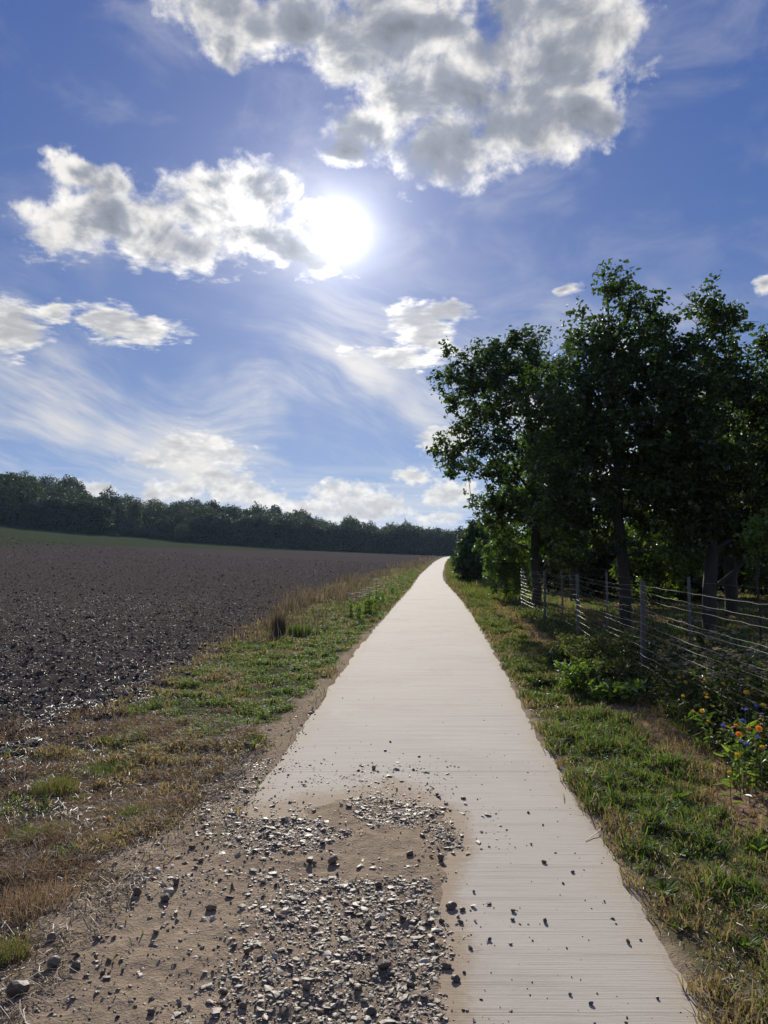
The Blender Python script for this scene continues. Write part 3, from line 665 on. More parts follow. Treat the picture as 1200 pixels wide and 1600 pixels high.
    mk('grass', x, y, h, w + 0 * x, RNG.uniform(.2, 1., len(x)), np.where(c1 > .52, RNG.uniform(.6, 1, len(x)), RNG.uniform(0, .5, len(x))), M_GRASS, 'shaded rough grass under the orchard trees behind the wire', 'grass')
    # straw litter
    def straws(n, xa, xb, y0, y1, cond, label, lmin=.04, lmax=.22):
        x, y = field_of(n, xa, xb, y0, y1); k = cond(x, y); x, y = x[k], y[k]; n = len(x)
        a = RNG.uniform(0, 2 * pi, n); L = RNG.uniform(lmin, lmax, n) * RNG.uniform(.4, 1, n); w = (.0009 + .00028 * y) * RNG.uniform(.6, 1.4, n)
        d = np.stack([np.cos(a), np.sin(a), RNG.normal(0, .12, n)], 1); s = np.stack([-np.sin(a), np.cos(a), 0 * a], 1)
        up = np.array([0, 0, 1.])[None]; P0 = snap(x, y, .006)
        pts = [P0 - d * (L / 2)[:, None], P0 + s * (L * RNG.normal(0, .08, n))[:, None] + up * (.006 + L * .05)[:, None], P0 + d * (L / 2)[:, None]]
        V = []
        for q in pts: V += [q + s * w[:, None], q + up * w[:, None] * .5, q - s * w[:, None]]
        V = np.stack(V, 1); o = np.arange(n)[:, None] * 9
        fs = np.concatenate([o + np.array([[0, 1, 4, 3]]), o + np.array([[1, 2, 5, 4]]), o + np.array([[3, 4, 7, 6]]), o + np.array([[4, 5, 8, 7]])], 1)
        t = np.repeat(RNG.uniform(0, 1, n), 9)
        tag(link('straw', mesh_np('straw', V.reshape(-1, 3), fs.ravel(), np.full(n * 4, 4), {'tint': t}), M_STRAW), label, 'straw', kind='stuff')
    straws(36000, lambda y: xfield(y) - 1.0, lambda y: xl(y) - .15, 2.6, 14, lambda x, y: (RNG.uniform(0, 1, len(x)) < (.25 + .75 * sst(fbm(x * 1.8, y * 1.8, 231, 3), .42, .6)) * np.where(y > 7, .35, 1)), 'broken bleached straw littering the dry ground left of the dirt')
    straws(40000, lambda y: -.74 * (y + 2), lambda y: xfield(y), 4, 34, lambda x, y: RNG.uniform(0, 1, len(x)) < .42, 'short bits of pale stubble scattered over the ploughed soil', .02, .10)
    straws(2600, lambda y: xr(y) + .02, lambda y: xr(y) + .6 + 0 * y, 2.3, 14, lambda x, y: RNG.uniform(0, 1, len(x)) < .55, 'thin dry stalks lying in the grass beside the right edge of the concrete', .03, .14)
build_grass()

# ------------------------------------------------------------------ trees
def leaf_arrays(pos, size, rng, droop=.4, aspect=.5, outward=None):
    n = len(pos); a = rng.uniform(0, 2 * pi, n); e = rng.normal(-droop, .55, n)
    d = np.stack([np.cos(a) * np.cos(e), np.sin(a) * np.cos(e), np.sin(e)], 1)
    r = rng.normal(size=(n, 3)); s = np.cross(d, r); s /= np.linalg.norm(s, axis=1)[:, None] + 1e-9; nn = np.cross(s, d)
    L = size[:, None]; W = L * aspect * .5
    V = np.stack([pos, pos + d * L * .32 - s * W + nn * W * .35, pos + d * L * .72 - s * W * .75 + nn * W * .25, pos + d * L - nn * L * .06, pos + d * L * .72 + s * W * .75 + nn * W * .25, pos + d * L * .32 + s * W + nn * W * .35], 1)
    o = np.arange(n)[:, None] * 6
    F = np.concatenate([o + np.array([[0, 1, 2, 3]]), o + np.array([[0, 3, 4, 5]])], 1)
    return V.reshape(-1, 3), F.ravel(), n
def skeleton(blobs, n, trunk, rng, shell=2.2, kpath=.30, jit=.10):
    """grow a branching skeleton from the trunk polyline to points inside the crown ellipsoids"""
    vol = np.array([b[3] * b[4] * b[5] for b in blobs]) ** .8; pick = rng.choice(len(blobs), n, p=vol / vol.sum())
    B = np.array(blobs)[pick]; d = rng.normal(size=(n, 3)); d /= np.linalg.norm(d, axis=1)[:, None]; r = rng.uniform(0, 1, n) ** (1 / shell)
    A = B[:, :3] + d * r[:, None] * B[:, 3:6]; A = A[A[:, 2] > .25]
    nodes = [np.array(p, float) for p in trunk]; par = [-1] + list(range(len(trunk) - 1)); plen = [0.]
    for i in range(1, len(trunk)): plen.append(plen[-1] + np.linalg.norm(nodes[i] - nodes[i - 1]))
    T = np.array(trunk); dist = np.min(np.linalg.norm(A[:, None] - T[None], axis=2), axis=1); A = A[np.argsort(dist)]
    P = np.zeros((len(A) * 4 + len(nodes) + 10, 3)); P[:len(nodes)] = nodes; PL = np.zeros(len(P)); PL[:len(nodes)] = plen; m = len(nodes); tips = []
    for a in A:
        dd = np.linalg.norm(P[:m] - a, axis=1); pen = dd + kpath * PL[:m] + np.where(P[:m, 2] > a[2] + .1, dd * .35, 0); j = int(np.argmin(pen)); L = dd[j]
        k = max(1, min(3, int(L / .45))); prev = j
        for q in range(1, k + 1):
            t = q / k; pnt = P[j] * (1 - t) + a * t + np.array([0, 0, -.10 * L * t * (1 - t) * -2]) + (rng.normal(0, jit * L / k, 3) if q < k else 0)
            P[m] = pnt; PL[m] = PL[prev] + np.linalg.norm(pnt - P[prev]); par.append(prev); prev = m; m += 1
            if m >= len(P) - 4: break
        if m >= len(P) - 4: break
    return P[:m], np.array(par)
def branch_mesh(name, P, par, r0, rtip=.006, minr=.0, e=2.3):
    m = len(P); acc = np.zeros(m); rad = np.zeros(m)
    for i in range(m - 1, -1, -1):
        if acc[i] == 0: acc[i] = rtip ** e
        rad[i] = acc[i] ** (1 / e)
        if par[i] >= 0: acc[par[i]] += acc[i]
    s = r0 / rad[0]; rad = np.maximum(rad * s if s < 1 else rad * np.interp(rad, [rtip, rad[0]], [1, s]), rtip * .7)
    i = np.array([k for k in range(m) if par[k] >= 0 and rad[k] > minr]); j = par[i]
    a = P[j]; b = P[i]; ra = np.minimum(rad[j], rad[i] * 1.7 + .004); rb = rad[i]
    d = b - a; L = np.linalg.norm(d, axis=1)[:, None] + 1e-9; d = d / L
    ref = np.where(np.abs(d[:, 2:3]) < .9, np.array([[0, 0, 1.]]), np.array([[1., 0, 0]])); u = np.cross(d, ref); u /= np.linalg.norm(u, axis=1)[:, None]; v = np.cross(d, u)
    S = 7; th = np.arange(S) * 2 * pi / S
    ring = np.cos(th)[None, :, None] * u[:, None] + np.sin(th)[None, :, None] * v[:, None]
    V = np.concatenate([a[:, None] - d[:, None] * ra[:, None, None] * .4 + ring * ra[:, None, None], b[:, None] + ring * rb[:, None, None]], 1)
    o = np.arange(len(i))[:, None, None] * 2 * S; k = np.arange(S)
    F = np.stack([k, (k + 1) % S, (k + 1) % S + S, k + S], 1)[None] + o
    return mesh_np(name, V.reshape(-1, 3), F.ravel(), np.full(len(i) * S, 4), None, True), rad
def tree(name, label, cat, loc, blobs, n, trunk, r0, nleaf, lsize, matl, seed, group=None, spread=.26, droop=.35, aspect=.5, twig=.35, tint_off=0., maxr=.022, keep=.80):
    rng = np.random.default_rng(seed); P, par = skeleton(blobs, n, trunk, rng)
    me, rad = branch_mesh('trunk', P, par, r0)
    root = empty(name, loc); tag(root, label, cat, group)
    link('trunk', me, M_BARK, root)
    cand = np.where((rad < maxr) & (np.arange(len(P)) >= len(trunk)))[0]; pk = rng.choice(cand[rng.uniform(0, 1, len(cand)) < keep], nleaf)
    # leaves sit along short shoots: several shoots per node
    sh = rng.integers(0, 5, nleaf); hsh = _h(pk.astype(float), sh.astype(float), seed); hsh2 = _h(pk.astype(float) + 999, sh.astype(float), seed + 3)
    aa = hsh * 2 * pi; ee = (hsh2 - .35) * 1.9; dirv = np.stack([np.cos(aa) * np.cos(ee), np.sin(aa) * np.cos(ee), np.sin(ee)], 1)
    t = rng.uniform(0, 1, nleaf) ** .8 * twig
    pos = P[pk] + dirv * t[:, None] + rng.normal(0, spread * .22, (nleaf, 3))
    size = lsize * rng.uniform(.6, 1.3, nleaf)
    V, F, k = leaf_arrays(pos, size, rng, droop, aspect)
    cl = _h(pk.astype(float), pk.astype(float) * 0, seed + 9)
    tint = np.clip(rng.beta(2, 3, nleaf) * .8 + cl * .3 + tint_off, 0, 1)
    link('crown', mesh_np('crown', V, F, np.full(2 * k, 4), {'tint': np.repeat(tint, 6)}), matl, root)
    return root
def blob_px(px, py, rx, ry, d, base, ydep=None):
    """crown ellipsoid of a tree standing at distance d, from its apparent place and size"""
    u = 800 - py; f = 1200 * cos(PITCH) - u * sin(PITCH); z = 1200 * sin(PITCH) + u * cos(PITCH); t = d / f
    s = d / 1200 * 1.0
    return ((px - 600) * t - base[0], 0 + random.uniform(-.3, .3), CAM_H + z * t - base[2], rx * s, (ydep or (rx + ry) / 2 * s), ry * s)
def gz(x, y): return float(H(np.array(x), np.array(y)))
# --- the big orchard trees behind the fence
def big_trees():
    # middle tree, tall leader
    b = (5.62, 18.0, gz(5.62, 18)); B = [blob_px(*q, 18, b) for q in [(958, 460, 38, 42), (1000, 480, 30, 38), (930, 540, 60, 60), (985, 545, 60, 60), (1030, 520, 30, 40), (900, 620, 80, 70), (990, 650, 100, 90), (930, 740, 110, 90), (1010, 760, 90, 80), (880, 700, 70, 70), (960, 600, 70, 70), (1040, 600, 50, 60), (900, 825, 60, 40), (1035, 835, 50, 40), (860, 790, 50, 40), (930, 850, 40, 28)]]
    tree('orchard_tree', 'tall leafy tree with a pointed top, its bare trunk left of the nearest post', 'tree', b, B, 620, [(0, 0, -.1), (.02, .05, .8), (-.05, 0, 1.7), (-.12, .05, 2.6), (-.1, 0, 3.6), (-.2, .1, 4.8), (-.25, 0, 6.0), (-.27, 0, 7.2), (-.28, 0, 8.1)], .14, 28000, .12, M_LEAF, 11)
    # left tree reaching over towards the path
    b = (4.75, 24.0, gz(4.75, 24)); B = [blob_px(*q, 24, b) for q in [(740, 575, 60, 45), (790, 590, 70, 60), (850, 560, 60, 42), (700, 600, 24, 16), (760, 640, 70, 50), (830, 640, 80, 70), (715, 715, 42, 34), (770, 720, 80, 45), (850, 720, 80, 60), (720, 770, 28, 12), (780, 790, 60, 35), (860, 800, 60, 40), (690, 690, 22, 14), (880, 640, 50, 70), (820, 535, 40, 26), (790, 845, 60, 38), (870, 855, 50, 38), (750, 815, 34, 24), (830, 780, 70, 50)]]
    tree('orchard_tree', 'broad leafy tree whose low limbs reach left towards the path', 'tree', b, B, 760, [(0, 0, -.1), (0, 0, .9), (-.05, .05, 1.8), (0, 0, 2.7), (-.15, 0, 3.8), (-.1, 0, 5.0), (-.2, 0, 6.2), (-.2, 0, 7.2)], .15, 33000, .13, M_LEAF, 12)
    # right tree
    b = (7.15, 17.0, gz(7.15, 17)); B = [blob_px(*q, 17, b) for q in [(1110, 490, 46, 38), (1080, 540, 50, 44), (1150, 540, 50, 44), (1190, 560, 34, 30), (1110, 610, 80, 70), (1190, 650, 70, 70), (1080, 680, 70, 70), (1150, 740, 100, 80), (1230, 740, 60, 70), (1250, 620, 60, 60), (1060, 780, 60, 50), (1050, 600, 40, 60), (1160, 845, 60, 48), (1220, 855, 60, 55), (1080, 850, 40, 32), (1130, 800, 80, 50)]]
    tree('orchard_tree', 'wide leafy tree with a rounded ragged top, second trunk behind the nearest fence post', 'tree', b, B, 700, [(0, 0, -.1), (.02, 0, .9), (.1, 0, 1.8), (.0, 0, 2.9), (.1, 0, 4.0), (.1, 0, 5.2), (.05, 0, 6.3)], .155, 31000, .12, M_LEAF, 13)
    # filler trees behind
    b = (9.9, 22.0, gz(9.9, 22)); B = [(0, 0, 5.4, 2.4, 2.2, 2.0), (-.8, 0, 4.0, 2.0, 2.0, 1.6), (1., 0, 3.6, 2.2, 2, 1.8), (.2, 0, 2.6, 2.2, 2., 1.2)]
    tree('orchard_tree', 'dense dark tree at the right border of the view behind the others', 'tree', b, B, 420, [(0, 0, -.1), (0, 0, 1), (0, .05, 2.), (0, 0, 3.2), (0, 0, 4.6), (0, 0, 6)], .18, 18000, .14, M_LEAF, 14)
    b = (7.4, 30.0, gz(7.4, 30)); B = [(0, 0, 6.0, 2.2, 2.2, 2.0), (-1.2, 0, 4.6, 2.0, 2.0, 1.9), (1.4, 0, 4.6, 2.2, 2, 1.8), (.2, 0, 3.2, 3., 2., 1.3)]
    tree('orchard_tree', 'leafy tree further back, filling the gap between the left and middle trunks', 'tree', b, B, 380, [(0, 0, -.1), (0, 0, 1), (0, .05, 2.), (0, 0, 3.2), (0, 0, 4.6), (0, 0, 6)], .18, 18000, .16, M_LEAFB, 15)
    b = (14.0, 31.0, gz(14, 31)); B = [(0, 0, 5.0, 3.2, 2.2, 2.0), (-2.2, 0, 3.6, 2.4, 2.0, 1.7), (2.4, 0, 3.6, 2.6, 2, 1.8), (.2, 0, 2.4, 3., 2., 1.3)]
    tree('orchard_tree', 'low spreading tree deep in the orchard to the right', 'tree', b, B, 380, [(0, 0, -.1), (0, 0, 1), (0, .05, 2.), (0, 0, 3.2), (0, 0, 4.6)], .18, 22000, .17, M_LEAF, 16)
big_trees()
def shrubs():
    # light green bush by the far fence posts
    b = (4.7, 30.0, gz(4.7, 30)); B = [(0, 0, 1.2, .95, .8, 1.0), (.3, 0, 2.0, .7, .6, .6), (-.35, 0, 1.7, .45, .5, .6), (.6, 0, .9, .8, .7, .8)]
    tree('bush', 'sunlit yellow-green bush at the far end of the wire fence', 'bush', b, B, 240, [(0, 0, -.05), (.05, 0, .4), (.05, .05, .9), (.1, 0, 1.5)], .05, 9000, .12, M_LEAFB, 21, twig=.2, spread=.15)
    b = (9.6, 27.0, gz(9.6, 27)); B = [(0, 0, 1.2, 1.5, 1.0, 1.1), (.9, 0, 1.7, 1.0, .8, .9), (-.9, 0, 1.5, .8, .7, .7)]
    tree('bush', 'bright green bush glimpsed between the two dark trunks behind the wire', 'bush', b, B, 240, [(0, 0, -.05), (.05, 0, .4), (.05, .05, .9), (.1, 0, 1.5)], .05, 9000, .13, M_LEAFB, 22, twig=.2, spread=.15)
    b = (15.2, 29.0, gz(15.2, 29)); B = [(0, 0, 1.1, 1.9, 1.0, 1.0), (.9, 0, 1.5, 1.0, .8, .9)]
    tree('bush', 'low green bush at the right border behind the top wires', 'bush', b, B, 240, [(0, 0, -.05), (.05, 0, .4), (.05, .05, .9)], .05, 8000, .14, M_LEAFB, 23, twig=.2, spread=.15)
    # sprays of young leaves low on the orchard side
    b = (6.9, 14.2, gz(6.9, 14.2)); B = [(0, 0, 2.05, .38, .4, .28), (.2, 0, 2.3, .3, .3, .22), (-.1, 0, 1.8, .2, .2, .2)]
    tree('sapling', 'slim sapling with fresh green leaves just right of the middle trunk', 'sapling', b, B, 90, [(0, 0, -.05), (.02, 0, .6), (-.02, .02, 1.2), (.02, 0, 1.8)], .022, 1100, .10, M_LEAFB, 24, twig=.16, spread=.12)
    # dark shrubs and trees on the right of the path going away
    for i, (x, y, h, r, lab) in enumerate([(5.35, 46, 3.9, 1.15, 'dark upright evergreen shrub beside the far path, nearest of its row'), (6.6, 51, 4.9, 1.9, 'dark rounded shrub just behind the upright evergreen by the far path'),
                                           (8.3, 60, 5.4, 2.2, 'dark bushy tree third along the row right of the far path'), (9.6, 74, 5.2, 2.4, 'dark bushy tree fourth along the row right of the far path'),
                                           (13.0, 92, 6.0, 3.0, 'dark bushy tree fifth along the row right of the far path'), (16.5, 118, 7.6, 3.6, 'dark bushy tree where the far path starts to bend'), (22.5, 150, 9.5, 4.4, 'dark tree at the crest where the path goes out of sight')]):
        b = (x, y, gz(x, y)); B = [(0, 0, h * .42, r, r, h * .40), (0.1 * r, 0, h * .68, r * .7, r * .7, h * .32), (-.35 * r, 0, h * .3, r * .7, r * .7, h * .28), (.4 * r, 0, h * .35, r * .8, r * .7, h * .3)]
        tree('roadside_tree', lab, 'tree', b, B, 260, [(0, 0, -.05), (.02, 0, h * .2), (0, .05, h * .45), (0, 0, h * .75)], .09, 12000, .13 + y * .0012, M_FAR if i != 0 else M_LEAF, 30 + i, twig=.3, spread=.25, tint_off=-.05)
    # hedge-like trees closing off the orchard
    HL = ['leafy hedgerow tree seen between the left and middle orchard trunks', 'leafy hedgerow tree showing just left of the middle orchard trunk', 'leafy hedgerow tree showing just right of the middle orchard trunk', 'leafy hedgerow tree seen past the nearest fence post',
          'leafy hedgerow tree behind the right orchard trunk', 'leafy hedgerow tree near the right border of the view', 'small dark tree behind the sunlit yellow-green bush', 'low dark shrub left of the middle trunk', 'low dark shrub right of the middle trunk', 'low spreading shrub far behind the bright bush at the right',
          'low dark shrub filling the gap left of the middle trunk', 'low dark shrub under the right orchard tree', 'low dark shrub right of the right orchard trunk', 'low dark shrub between bright bush and right orchard trunk']
    k = 0
    for (x, y, h, r) in [(11, 48, 5.6, 2.8), (15.5, 46, 5.6, 2.8), (19.5, 44, 5.8, 2.8), (23.5, 43, 6.0, 3.0), (28, 42, 6, 3), (33, 41, 6.4, 3.2), (9.0, 39, 4.2, 1.9), (12.5, 36, 3.2, 1.8), (20, 36, 3.2, 2.1), (25, 35, 4, 2.4), (9.4, 34, 3.4, 2.0), (13.6, 33, 3.8, 2.2), (17.4, 33, 3.6, 2.2), (11.8, 30, 2.6, 1.4)]:
        b = (x, y, gz(x, y)); B = [(0, 0, h * .40, r, r * .8, h * .38), (0.3 * r, 0, h * .68, r * .7, r * .7, h * .32), (-.45 * r, 0, h * .55, r * .6, r * .7, h * .3), (0, 0, h * .2, r, r, h * .2)]
        tree('hedgerow_tree', HL[k], 'tree', b, B, 170, [(0, 0, -.05), (.02, 0, h * .2), (0, .05, h * .45), (0, 0, h * .75)], .1, 9000, .20, M_FAR, 50 + k, 'hedgerow trees behind the orchard', twig=.35, spread=.3); k += 1
shrubs()

# --- woodland on the rise beyond the field
def woodland():
    protos = []
    rng = np.random.default_rng(77)
    for i in range(7):
        h = 1.0; r = [.30, .34, .26, .38, .22, .30, .42][i]
        B = [(0, 0, .52, r * .85, r * .85, .42), (0, 0, .22, r * .8, r * .8, .24)]
        for _ in range(7): a = rng.uniform(0, 6.28); q = r * rng.uniform(.3, .75); B.append((q * cos(a), q * sin(a), rng.uniform(.16, .80), r * rng.uniform(.3, .5), r * rng.uniform(.3, .5), rng.uniform(.10, .2)))
        P, par = skeleton(B, 70, [(0, 0, 0), (0, 0, .15), (.01, 0, .35), (0, .01, .6), (0, 0, .85)], rng, 3.)
        tme, rad = branch_mesh('trunk', P, par, .016, .0012)
        tme.materials.append(M_BARK)
        n = 6500; vol = np.array([b[3] * b[4] * b[5] for b in B]) ** .7; pk = rng.choice(len(B), n, p=vol / vol.sum()); bb = np.array(B)[pk]
        d = rng.normal(size=(n, 3)); d /= np.linalg.norm(d, axis=1)[:, None]; rr = rng.uniform(0, 1, n) ** (1 / 4.5); bump = 1 + .16 * np.sin(d[:, 0:1] * 9 + i) * np.sin(d[:, 2:3] * 11)
        pos = bb[:, :3] + d * rr[:, None] * bb[:, 3:6] * bump; pos[:, 2] = np.maximum(pos[:, 2], .04)
        V, F, k = leaf_arrays(pos, .034 * rng.uniform(.5, 1.4, n), rng, .1, .8)
        cm = mesh_np('crown', V, F, np.full(2 * k, 4), {'tint': np.repeat(np.clip(rng.beta(2, 3, n) * .6 + .25 * _h(pk.astype(float), pk * 0., i) + [0, .05, .1, .0, .15, .02, .0][i], 0, 1), 6)}); cm.materials.append(M_FAR)
        protos.append((tme, cm))
    cnt = 0
    def put(x, y, h, w, pi_, label, group, name='woodland_tree'):
        nonlocal cnt
        z = gz(x, y); root = empty(name, (x, y, z - .3), rng.uniform(0, 6.28)); root.scale = (h * w, h * w, h); tag(root, label, 'tree', group)
        link('trunk', protos[pi_][0], parent=root); link('crown', protos[pi_][1], parent=root); cnt += 1
    LB, GB = 'tree of the dark wood that climbs the hill beyond the ploughed field', 'trees of the wood beyond the field'
    LF, GF = 'low rounded tree along the front edge of the wood beyond the field', 'low trees along the edge of the wood'
    us = np.linspace(-.66, .17, 84)
    for u in us:      # front edge, bushy to the ground
        uu = u + rng.uniform(-.006, .006); D = float(edgeD(uu)) + rng.uniform(3, 8)
        pxx = 600 + uu * 1200
        h = 6.0 + rng.uniform(-1, 1.5) + (3.0 if 60 < pxx < 170 else 0) + (3.0 if 310 < pxx < 720 else 0) + (-2.5 if 170 <= pxx <= 250 else 0)
        put(uu * D, D, h, 1.25, [0, 1, 3, 6][int(rng.integers(0, 4))], LF, GF)
    put(*(lambda u, D: (u * D, D))((282 - 600) / 1200, 203), 5.4, 1.1, 3, 'small dark dome-shaped tree standing alone just in front of the wood', None)
    for row, (dd, hh) in enumerate([(16, 10.5), (30, 11.5), (46, 12), (64, 12), (84, 12.5), (108, 13)]):
        n = [46, 40, 36, 34, 32, 32][row]
        for k in range(n):
            u = -.66 + .84 * (k + rng.uniform(.1, .9)) / n; D = float(edgeD(u)) + dd + rng.uniform(-5, 5)
            
            h = hh * rng.uniform(.72, 1.22) * (1.08 if u < -.4 else (.95 if u < 0 else .9)) * (.85 if -.36 < u < -.25 else 1)
            put(u * D, D, h, rng.uniform(.9, 1.15), int(rng.integers(0, 7)), LB, GB)
    return cnt
woodland()

# ------------------------------------------------------------------ wire fences
def channel_post(h, w=.06, d=.04, t=.005):
    mb = MB(); mb.box((0, 0, h / 2), (w, t, h)); mb.box((-w / 2 + t / 2, d / 2, h / 2), (t, d - t - .001, h)); mb.box((w / 2 - t / 2, d / 2, h / 2), (t, d - t - .001, h))
    for k in range(int(h / .1)):
        mb.box((w / 2 + .004, d * .4, .12 + k * .1), (.008, .012, .018))
    return mb.mesh('post')
def build_fence(name, label, pts, heights, zs, matp, w, rw):
    root = empty(name, (pts[0][0], pts[0][1], gz(*pts[0]))); tag(root, label, 'fence'); b0 = np.array(root.location)
    posts = []
    for (x, y), h in zip(pts, heights):
        me = channel_post(h + .3, w, w * .7)
        o = link('post', me, matp, root, (x - b0[0], y - b0[1], gz(x, y) - .3 - b0[2]), (random.uniform(-.015, .015), random.uniform(-.02, .02), random.uniform(-.2, .2)))
    seg = 34; rng = np.random.default_rng(3)
    for z in zs:
        P = []
        for i in range(len(pts) - 1):
            a, b = np.array(pts[i]), np.array(pts[i + 1])
            for k in range(seg):
                t = k / seg; q = a * (1 - t) + b * t; L = np.linalg.norm(b - a)
                zz = gz(*q) + z - .05 * L / 5 * 4 * t * (1 - t) * (.6 + .8 * rng.random() * 0 + .4 * sin(z * 37 + i)) + rng.normal(0, .0035)
                P.append((q[0] - b0[0] - w * .6 + rng.normal(0, .003), q[1] - b0[1], zz - b0[2]))
        P.append((pts[-1][0] - b0[0] - w * .6, pts[-1][1] - b0[1], gz(*pts[-1]) + z - b0[2]))
        link('wire', faces_mesh('wire', *tube(P, rw, 5)), M_WIRE, root)
    return root
build_fence('wire_fence', 'close-strung wire fence on grey steel posts along the right verge', [(2.35, -1.5), (2.78, 3.2), (3.26, 9.75), (3.80, 15.1), (4.02, 19.3), (4.20, 23.5)], [1.36, 1.36, 1.36, 1.34, 1.34, 1.34],
            [1.31, 1.235, 1.13, 1.03, .935, .84, .745, .65, .55, .44, .33], M_METAL, .056, .0019)
build_fence('wire_fence', 'second wire fence on thin dark posts further inside the orchard', [(4.6, 3.4), (4.75, 7.8), (4.88, 12.3), (4.86, 16.8), (4.92, 21.2)], [1.35] * 5,
            [1.28, 1.1, .9, .7, .5, .3], M_POSTD, .04, .0014)

# ------------------------------------------------------------------ flowers and weeds
def leaf_blade_mesh(n, h, r, ls, seed, name='foliage', asp=.35, dens=None):
    rng = np.random.default_rng(seed); z = rng.uniform(.05, 1, n) * h; a = rng.uniform(0, 6.28, n); q = r * rng.uniform(.1, 1, n) * (.5 + .5 * z / h)
    pos = np.stack([q * np.cos(a), q * np.sin(a), z], 1); V, F, k = leaf_arrays(pos, ls * rng.uniform(.5, 1.3, n), rng, -.1, asp)
    return mesh_np(name, V, F, np.full(2 * k, 4), {'tint': np.repeat(rng.uniform(0, 1, n), 6)})
def stems(n, h, r, rad, seed):
    rng = np.random.default_rng(seed); mb = MB(); tips = []
    for _ in range(n):
        a = rng.uniform(0, 6.28); q = r * rng.uniform(.2, 1); hh = h * rng.uniform(.75, 1.05); tip = np.array([q * cos(a), q * sin(a), hh])
        mb.tube([(0.2 * tip[0], .2 * tip[1], -.02), (.5 * tip[0], .5 * tip[1], hh * .5), tuple(tip)], [rad, rad * .8, rad * .6], 4); tips.append(tip)
    return mb, tips
M_YEL = m_leafy('yellow_petals', [(0, (.80, .50, .03)), (1, (.80, .50, .03))], .5, .01, .6, (1, 1, 1)); M_ORG = m_leafy('orange_petals', [(0, (.85, .30, .03)), (1, (.85, .30, .03))], .5, .01, .6, (1, 1, 1)); M_BLU = m_leafy('blue_petals', [(0, (.14, .16, .62)), (1, (.14, .16, .62))], .5, .01, .6, (1, 1, 1))
M_RED = m_leafy('red_petals', [(0, (.50, .03, .03)), (1, (.50, .03, .03))], .5, .01, .6, (1, 1, 1)); M_WHT = m_leafy('white_petals', [(0, (.75, .72, .62)), (1, (.75, .72, .62))], .5, .01, .6, (1, 1, 1)); M_STEM = m_plain('green_stem', (.06, .09, .03), .7, 0, .2)
M_TAN = m_plain('tansy_heads', (.42, .30, .06), .8, 0, .3); M_SEED = m_plain('seed_heads', (.22, .17, .10), .85, 0, .3)
def petal_head(R, n=13, cup=.25, layers=2):
    mb = MB()
    for l in range(layers):
        rr = R * (1 - .28 * l)
        for k in range(n):
            a = 2 * pi * (k + .5 * l) / n; w = 2.4 * rr / n; c, s = cos(a), sin(a); z0 = .004 * l; zt = cup * rr + z0
            V = [(c * rr * .15, s * rr * .15, z0), (c * rr * .6 - s * w, s * rr * .6 + c * w, zt * .5), (c * rr, s * rr, zt), (c * rr * .6 + s * w, s * rr * .6 - c * w, zt * .5)]
            mb.add(V, [(0, 1, 2, 3)])
    return mb
def dome(R, h, n=8, z=0):
    V = [(0, 0, z + h)]; F = []
    for k in range(n): V.append((R * .7 * cos(2 * pi * k / n), R * .7 * sin(2 * pi * k / n), z + h * .7))
    for k in range(n): V.append((R * cos(2 * pi * k / n), R * sin(2 * pi * k / n), z))
    for k in range(n):
        k2 = (k + 1) % n; F += [(0, 1 + k, 1 + k2), (1 + k, 1 + n + k, 1 + n + k2, 1 + k2)]
    F.append(tuple(range(n + n, n, -1)))
    return V, F
def flower(name, label, cat, group, X, Y, h, R, mp, mc, seed, n=13, layers=2, tilt=.4):
    rng = np.random.default_rng(seed); root = empty(name, (X, Y, gz(X, Y)), rng.uniform(0, 6.28)); tag(root, label, cat, group)
    mb = MB(); bend = rng.uniform(.0, .08); mb.tube([(0, 0, -.02), (bend * .4, 0, h * .5), (bend, 0, h)], [.003, .0026, .002], 5); link('stem', mb.mesh('stem'), M_STEM, root)
    link('foliage', leaf_blade_mesh(9, h * .8, .03, .09, seed + 1, 'foliage', .25), M_LEAFB, root)['kind'] = 'stuff'
    e = (rng.uniform(-tilt, tilt) + .5, rng.uniform(-tilt, tilt), -root.rotation_euler[2])
    hd = link('flower_head', petal_head(R, n, layers=layers).mesh('flower_head'), mp, root, (bend, 0, h), e)
    cb = MB(); cb.add(*dome(R * .28, R * .18)); link('centre', cb.mesh('centre'), mc, hd)
    return root
def at_depth(px, py, y):
    """plant position and flower height from apparent place at distance y"""
    u = 800 - py; f = 1200 * cos(PITCH) - u * sin(PITCH); z = 1200 * sin(PITCH) + u * cos(PITCH); t = y / f
    return (px - 600) * t, y, CAM_H + z * t
